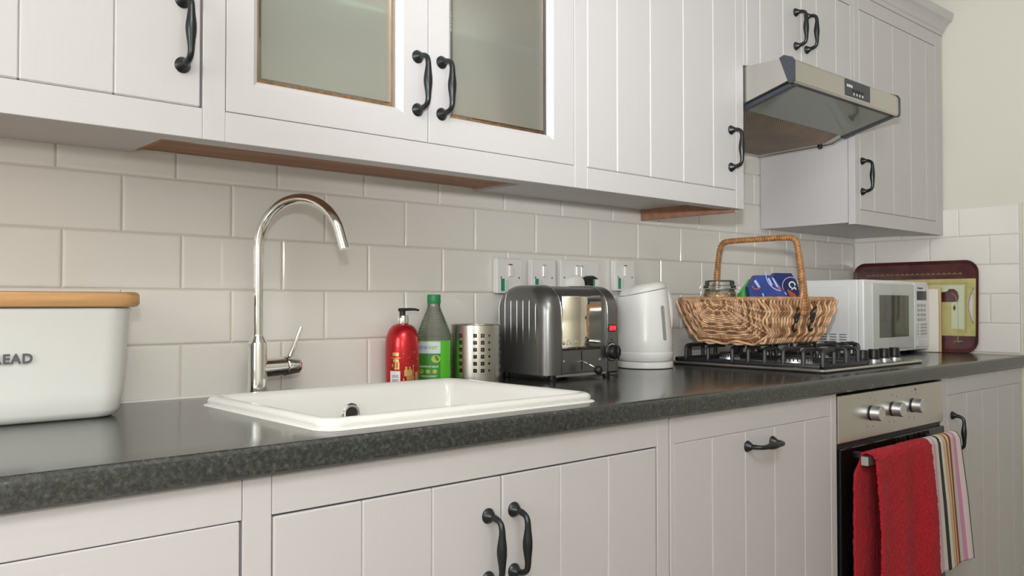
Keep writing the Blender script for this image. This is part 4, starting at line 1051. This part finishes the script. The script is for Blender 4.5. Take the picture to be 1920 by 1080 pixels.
def tpoly(nm, poly, m, off): 
    b2 = NB(); b2.faces.new([b2.verts.new((TX(z, off), y, z)) for y, z in poly]); return obj(nm, b2, m, tr)
def quad(y0, y1, z0, z1): return [(y0, z0), (y1, z0), (y1, z1), (y0, z1)]
# cream field around the hand hole, then the printed picture
bm = NB()
e1 = ring_edges([(TX(z, .0020), y, z) for y, z in quad(-.4470, -.016, .960, 1.163)]); e2 = ring_edges(hole_loop(.0020)); bmesh.ops.triangle_fill(bm, use_beauty=True, edges=e1 + e2); obj('cream_field', bm, 'tray_cream', tr)
tpoly('mint_panel', quad(-.4085, -.20, .985, 1.140), 'tray_mint', .0023)
for q in (quad(-.4175, -.4130, .975, 1.150), quad(-.4175, -.20, 1.1460, 1.1490), quad(-.4175, -.395, .9745, .9775)): tpoly('border_line', q, 'tray_olive', .0024)
tpoly('dark_shape', [(-.388, 1.082), (-.391, 1.100), (-.386, 1.118), (-.374, 1.127), (-.358, 1.127), (-.350, 1.118), (-.335, 1.116), (-.25, 1.116), (-.25, 1.080), (-.370, 1.080)], 'tray_maroon', .0027)
tpoly('cream_shape', quad(-.366, -.24, .962, 1.079), 'tray_cream', .0027)
tpoly('mint_shape', quad(-.385, -.368, 1.000, 1.062), 'tray_mint', .0027)
tpoly('dark_drop', [(-.376, 1.048), (-.381, 1.058), (-.376, 1.072), (-.371, 1.058)], 'tray_maroon', .0030)
bm = NB()
for k in range(19):
    y_ = -.400 + k * .0185; tube(bm, [(TX(1.178, .0022), y_, 1.178), (TX(1.184, .0024), y_ + .005, 1.185), (TX(1.180, .0022), y_ + .010, 1.179), (TX(1.183, .0022), y_ + .0150, 1.1835)], [.0007, .0014, .0010, .0006], 4)
tube(bm, smooth_path([(TX(1.11, .003), -.366, 1.113), (TX(1.09, .003), -.385, 1.095), (TX(1.05, .003), -.3885, 1.05), (TX(.99, .003), -.3890, .99), (TX(.938, .003), -.3890, .938)], 2), .0009, 4)
for s_ in (-1, 1): tube(bm, [(TX(.944, .003), -.3890, .939), (TX(.948, .003), -.3890 + s_ * .009, .942), (TX(.946, .003), -.3890 + s_ * .016, .938 - .003 * s_)], .0010, 4)
obj('gold_tracery', bm, 'tray_cream', tr)

# ================================================================ cooker hood
hx0, hx1 = 1.4495, 2.0485
hd_ = thing('cooker_hood', 'stainless steel cooker hood between the wall cabinets over the hob', 'cooker hood', ((hx0 + hx1) / 2, -.24, 1.566))
# side profile (y,z)
sp_ = [(-.006, 1.700), (-.436, 1.697), (-.461, 1.637), (-.335, 1.603), (-.282, 1.580), (-.268, 1.5745), (-.006, 1.5665)]
for xa, xb in ((hx0, hx0 + .012), (hx1 - .012, hx1)): obj('side_panel', prism(NB(), sp_, 'x', xa, xb), 'steel', hd_)
bx('top_panel', hx0 + .012, hx1 - .012, -.43, -.006, 1.692, 1.700, 'steel', hd_)
# front bar with charcoal end caps
fp_ = [(-.437, 1.699), (-.470, 1.692), (-.476, 1.684), (-.4765, 1.636), (-.471, 1.631), (-.4625, 1.634)]
obj('front_bar', prism(NB(), fp_, 'x', hx0 + .004, hx1 - .004), 'steel', hd_, 30)
fc = [(-.4365, 1.6985), (-.450, 1.7035), (-.472, 1.6945), (-.4785, 1.685), (-.4785, 1.635), (-.472, 1.629), (-.4615, 1.6315)]
obj('end_cap', prism(NB(), fc, 'x', hx0 - .0015, hx0 + .0045), 'charcoal_cap', hd_, 30); obj('end_cap', prism(NB(), fc, 'x', hx1 - .0045, hx1 + .0015), 'charcoal_cap', hd_, 30)
cpn = bx('control_panel', 1.714, 1.858, -.4778, -.4755, 1.641, 1.6865, 'charcoal_cap', hd_, .001)
obj('lettering', text_bm('BOSCH', .0098, (1.7215, -.4781, 1.6655), (1, 0, 0), (0, 0, 1), .0002, .0004), 'text_white', cpn)
for k in range(4):
    x_ = 1.762 + k * .0165; bx('push_button', x_ - .005, x_ + .005, -.4795, -.4777, 1.6565, 1.6625, 'black_plastic', cpn); bx('button_mark', x_ - .002, x_ + .002 + .0006 * k, -.4782, -.4777, 1.6470, 1.6535, 'text_white', cpn)
# pull-out visor: pane under the front, in a charcoal frame
def slope(y): return 1.6335 + (y + .4625) * (1.6005 - 1.6335) / (-.335 + .4625)
bm = NB(); prism(bm, [(-.466, slope(-.466) - .0015), (-.318, slope(-.318) - .0015), (-.318, slope(-.318) - .0045), (-.466, slope(-.466) - .0045)], 'x', hx0 + .030, hx1 - .030); obj('visor_pane', bm, 'visor', hd_)
for xa, xb in ((hx0 + .0135, hx0 + .030), (hx1 - .030, hx1 - .0135)):
    bm = NB(); prism(bm, [(-.470, slope(-.470) + .001), (-.312, slope(-.312) + .001), (-.306, slope(-.312) - .004), (-.312, slope(-.312) - .009), (-.470, slope(-.470) - .008)], 'x', xa, xb); obj('visor_arm', bm, 'charcoal_cap', hd_)
bm = NB(); prism(bm, [(-.471, 1.6365), (-.462, 1.6365), (-.462, 1.628), (-.471, 1.630)], 'x', hx0 + .008, hx1 - .008); obj('visor_strip', bm, 'black_plastic', hd_)
# sloping underside with the metal grease filter
bm = NB(); prism(bm, [(-.458, 1.6385), (-.335, 1.606), (-.282, 1.583), (-.268, 1.5775), (-.008, 1.5695), (-.008, 1.576), (-.268, 1.584), (-.335, 1.612), (-.458, 1.6445)], 'x', hx0 + .0125, hx1 - .0125); obj('underside', bm, 'hood_under', hd_, 25)
def under(y):
    P = [(-.458, 1.6385), (-.335, 1.606), (-.282, 1.583), (-.268, 1.5775), (-.008, 1.5695)]
    for (a, b), (c, d) in zip(P, P[1:]):
        if a <= y <= c: return b + (d - b) * (y - a) / (c - a)
    return P[-1][1]
bm = NB(); ys = [-.44, -.335, -.283, -.268, -.035]; A = [(y, under(y) - .0005) for y in ys]; B = [(y, under(y) - .004) for y in ys[::-1]]
prism(bm, A + B, 'x', hx0 + .045, hx1 - .055); obj('grease_filter', bm, 'filter_mesh', hd_)
bm = NB(); lathe(bm, [(.008, 0), (.008, .008), (.004, .011), (0, .0115)], (hx1 - .022, -.235, 1.5765), 16, (0, 0, -1)); obj('catch_knob', bm, 'black_plastic', hd_, 40)

# ================================================================ oven
ov_ = thing('built_in_oven', 'built-in oven with steel control panel and black glass door', 'oven', (1.75, -.3, .15))
ox0, ox1 = 1.4440, 2.0535
bx('body', ox0 + .004, ox1 - .004, FL + .022, -.02, .16, .853, 'black_plastic', ov_)
cp_ = bx('control_panel', ox0, ox1, FL - .004, FL + .021, .7395, .8545, 'steel', ov_, .0012)
dr = bx('door', ox0 + .002, ox1 - .002, FL - .008, FL + .021, .19, .7270, 'black_gloss', ov_, .002)
bx('vent_gap', ox0 + .003, ox1 - .003, FL + .004, FL + .021, .7271, .7394, 'black_plastic', ov_)
for k, x_ in enumerate((1.6155, 1.7365, 1.8565)):
    bm = NB(); lathe(bm, [(.0192, 0), (.0192, .0035)], (x_, FL - .004, .800), 28, (0, -1, 0)); kb = obj('knob_base_ring', bm, 'black_plastic', cp_, 40)  # black ring at the foot of each knob
    bm = NB(); lathe(bm, [(.0185, .0035), (.0185, .026), (.0172, .0275), (0, .0268)], (x_, FL - .004, .800), 36, (0, -1, 0)); obj('knob', bm, 'knob_silver', kb, 40)
    bm = NB(); random.seed(k)
    for dx_, dz_ in ((-.006, .038), (.020, .031), (-.024, -.031), (.006, -.034), (.027, -.012)): box(bm, x_ + dx_ - .0014, x_ + dx_ + .0014, FL - .0043, FL - .0038, .800 + dz_ - .002, .800 + dz_ + .002)
    obj('dial_print', bm, 'print_grey', cp_)
bx('indicator', 1.868, 1.873, FL - .0046, FL - .0038, .8385, .8455, 'black_plastic', cp_)
hy = -.632
bm = NB(); box(bm, 1.482, 2.022, hy - .010, hy + .008, .6895, .7115, .002)
for x_ in (1.56, 1.985): box(bm, x_ - .008, x_ + .008, hy + .008, FL - .0075, .693, .708, .001)
obj('bar_handle', bm, 'knob_silver', ov_)

# ================================================================ towels
def towel(name, label, x0f, x1f, zf, zbk, m, nx, ny, x0b=None, x1b=None, ripples=3, amp=.008, fuzz=0.0, thick=.006, seed=1, flare=0.0, skew=0.0, yoff=0.0):
    """cloth over the oven bar: u across, v from front hem over the bar to the back hem"""
    rnd = random.Random(seed); x0b = x0f if x0b is None else x0b; x1b = x1f if x1b is None else x1b
    yF, yB, zt = hy - .0165 - yoff, hy + .0150, .7185 + yoff * .5; path = []
    nf_, na, nb_ = ny, 8, ny // 3
    for k in range(nf_): path.append(('f', zf + (zt - .010 - zf) * k / nf_))
    for k in range(na + 1): path.append(('a', k / na))
    for k in range(1, nb_ + 1): path.append(('b', zt - .010 - (zt - .010 - zbk) * k / nb_))
    bm = NB(); uvl = bm.loops.layers.uv.new('UVMap'); grid = []
    ph = [rnd.uniform(0, 6.28) for _ in range(4)]
    for j, (s, q) in enumerate(path):
        row = []
        for i in range(nx + 1):
            u_ = i / nx
            if s == 'f': z = q; y = yF; bl_ = 0
            elif s == 'a': an = math.pi * q; y = (yF + yB) / 2 - (yB - yF) / 2 * math.cos(an); z = zt - .010 + .0115 * math.sin(an); bl_ = q
            else: z = q; y = yB; bl_ = 1
            down = max(0, (zt - z)) / .38
            sh = min(1, max(0, (down - .03) * 9)); sh = sh * sh * (3 - 2 * sh) * (1 if s == 'b' else 0)
            xa = x0f + (x0b - x0f) * sh; xb = x1f + (x1b - x1f) * sh
            if s == 'f': xa -= flare * down * .3; xb += flare * down
            x = xa + (xb - xa) * u_ + (skew * down if s == 'f' else 0)
            wave = math.sin(ripples * 2 * math.pi * u_ + ph[0] + .8 * down) * .7 + math.sin(ripples * .55 * 2 * math.pi * u_ + ph[1]) * .5
            if s == 'f': y += -amp * (wave + .9) * min(1, .25 + down * 1.6) - .004 * down
            elif s == 'b': y += amp * .25 * (wave) * min(1, down * 2)
            f3 = Vector((rnd.uniform(-1, 1), rnd.uniform(-1, 1), rnd.uniform(-1, 1))) * fuzz
            row.append(bm.verts.new(Vector((x, y, z)) + f3))
        grid.append(row)
    for j in range(len(grid) - 1):
        for i in range(nx):
            f = bm.faces.new((grid[j][i], grid[j][i + 1], grid[j + 1][i + 1], grid[j + 1][i])); f.smooth = True
            for lp_, (a, b) in zip(f.loops, ((i, j), (i + 1, j), (i + 1, j + 1), (i, j + 1))): lp_[uvl].uv = (a / nx, b / (len(grid) - 1))
    o = obj(name, bm, m, None, True, loc=((x0f + x1f) / 2, hy, .7115))
    s_ = o.modifiers.new('thickness', 'SOLIDIFY'); s_.thickness = thick; s_.offset = 1
    return o
o = towel('hand_towel', '', 1.494, 1.800, .25, .26, 'red_terry', 90, 130, x0b=1.462, x1b=1.74, ripples=2.2, amp=.0095, fuzz=.0014, thick=.0055, seed=4, flare=.030, yoff=.006)
tag(o, 'thick red terry towel hanging over the oven door handle', 'towel')
o = towel('tea_towel', '', 1.796, 2.006, .362, .38, 'stripes', 60, 70, ripples=2.0, amp=.0045, fuzz=0.0, thick=.0016, seed=8, flare=.030, skew=.045)
tag(o, 'striped cotton tea towel hanging beside the red towel on the oven handle', 'towel')

# ================================================================ crockery in the glazed cabinet
def stack(x, y, z, r, n, label, group):
    for k in range(n):
        t_ = NB(); lathe(t_, [(0, .001), (r * .55, .001), (r * .6, .003), (r, .012), (r, .014), (r * .58, .006), (0, .005)], (x, y, z + k * .0062), 28)
        o = obj('plate', t_, 'plate_white', None, 40, loc=(x, y, z + k * .0062)); tag(o, label, 'plate', group)
stack(.285, -.170, 1.3724, .120, 6, 'white plate in the stack behind the left frosted glass door', 'plates in the glazed cabinet')
stack(.63, -.155, 1.6034, .115, 8, 'white plate in the stack on the shelf behind the right glass door', 'plates on the cabinet shelf')
def bowl(x, y, z, r, h_, label):
    b = NB(); lathe(b, [(0, 0), (r * .5, 0), (r * .55, .004), (r * .85, h_ * .5), (r, h_), (r * .96, h_), (r * .8, h_ * .5), (r * .45, .008), (0, .007)], (x, y, z), 32); o = obj('mixing_bowl', b, 'plate_white', None, 40, loc=(x, y, z)); tag(o, label, 'bowl')
bowl(.30, -.15, 1.6034, .10, .085, 'white bowl on the shelf behind the left frosted glass door')
bowl(.60, -.16, 1.3724, .09, .07, 'white bowl behind the right frosted glass door, below the shelf')

# added window in the left wall, out of view, glowing as side fill
wn = struct(bx('added_window', -2.0995, -2.085, -1.85, -.65, .95, 2.15, 'ceiling_white'))
bx('pane', -2.0845, -2.080, -1.80, -1.27, 1.0, 2.10, 'fill_glow', wn); bx('pane', -2.0845, -2.080, -1.23, -.70, 1.0, 2.10, 'fill_glow', wn)
# ================================================================ behind the camera (seen only in reflections)
pf = thing('framed_picture', 'framed picture on the wall opposite, mirrored faintly in the cabinet glass', 'picture', (1.15, -2.50, 1.80))
bx('frame', .98, 1.32, -2.515, -2.495, 1.78, 2.22, 'print_grey', pf, .004); bx('mount', 1.0, 1.30, -2.496, -2.492, 1.80, 2.20, 'paper_white', pf); bx('print', 1.06, 1.24, -2.4925, -2.490, 1.88, 2.12, 'picture_print', pf)
cl_ = thing('added_ceiling_light', 'added rectangular ceiling lamp out of view, for ambient fill', 'lamp', (-.6, -2.15, 2.6))  # added lamp, unseen, goes with the overhead fill light
bx('housing', -1.22, .02, -2.47, -1.83, 2.555, 2.5995, 'ceiling_white', cl_, .004); bx('diffuser', -1.20, .0, -2.45, -1.85, 2.535, 2.5545, 'fill_glow', cl_)
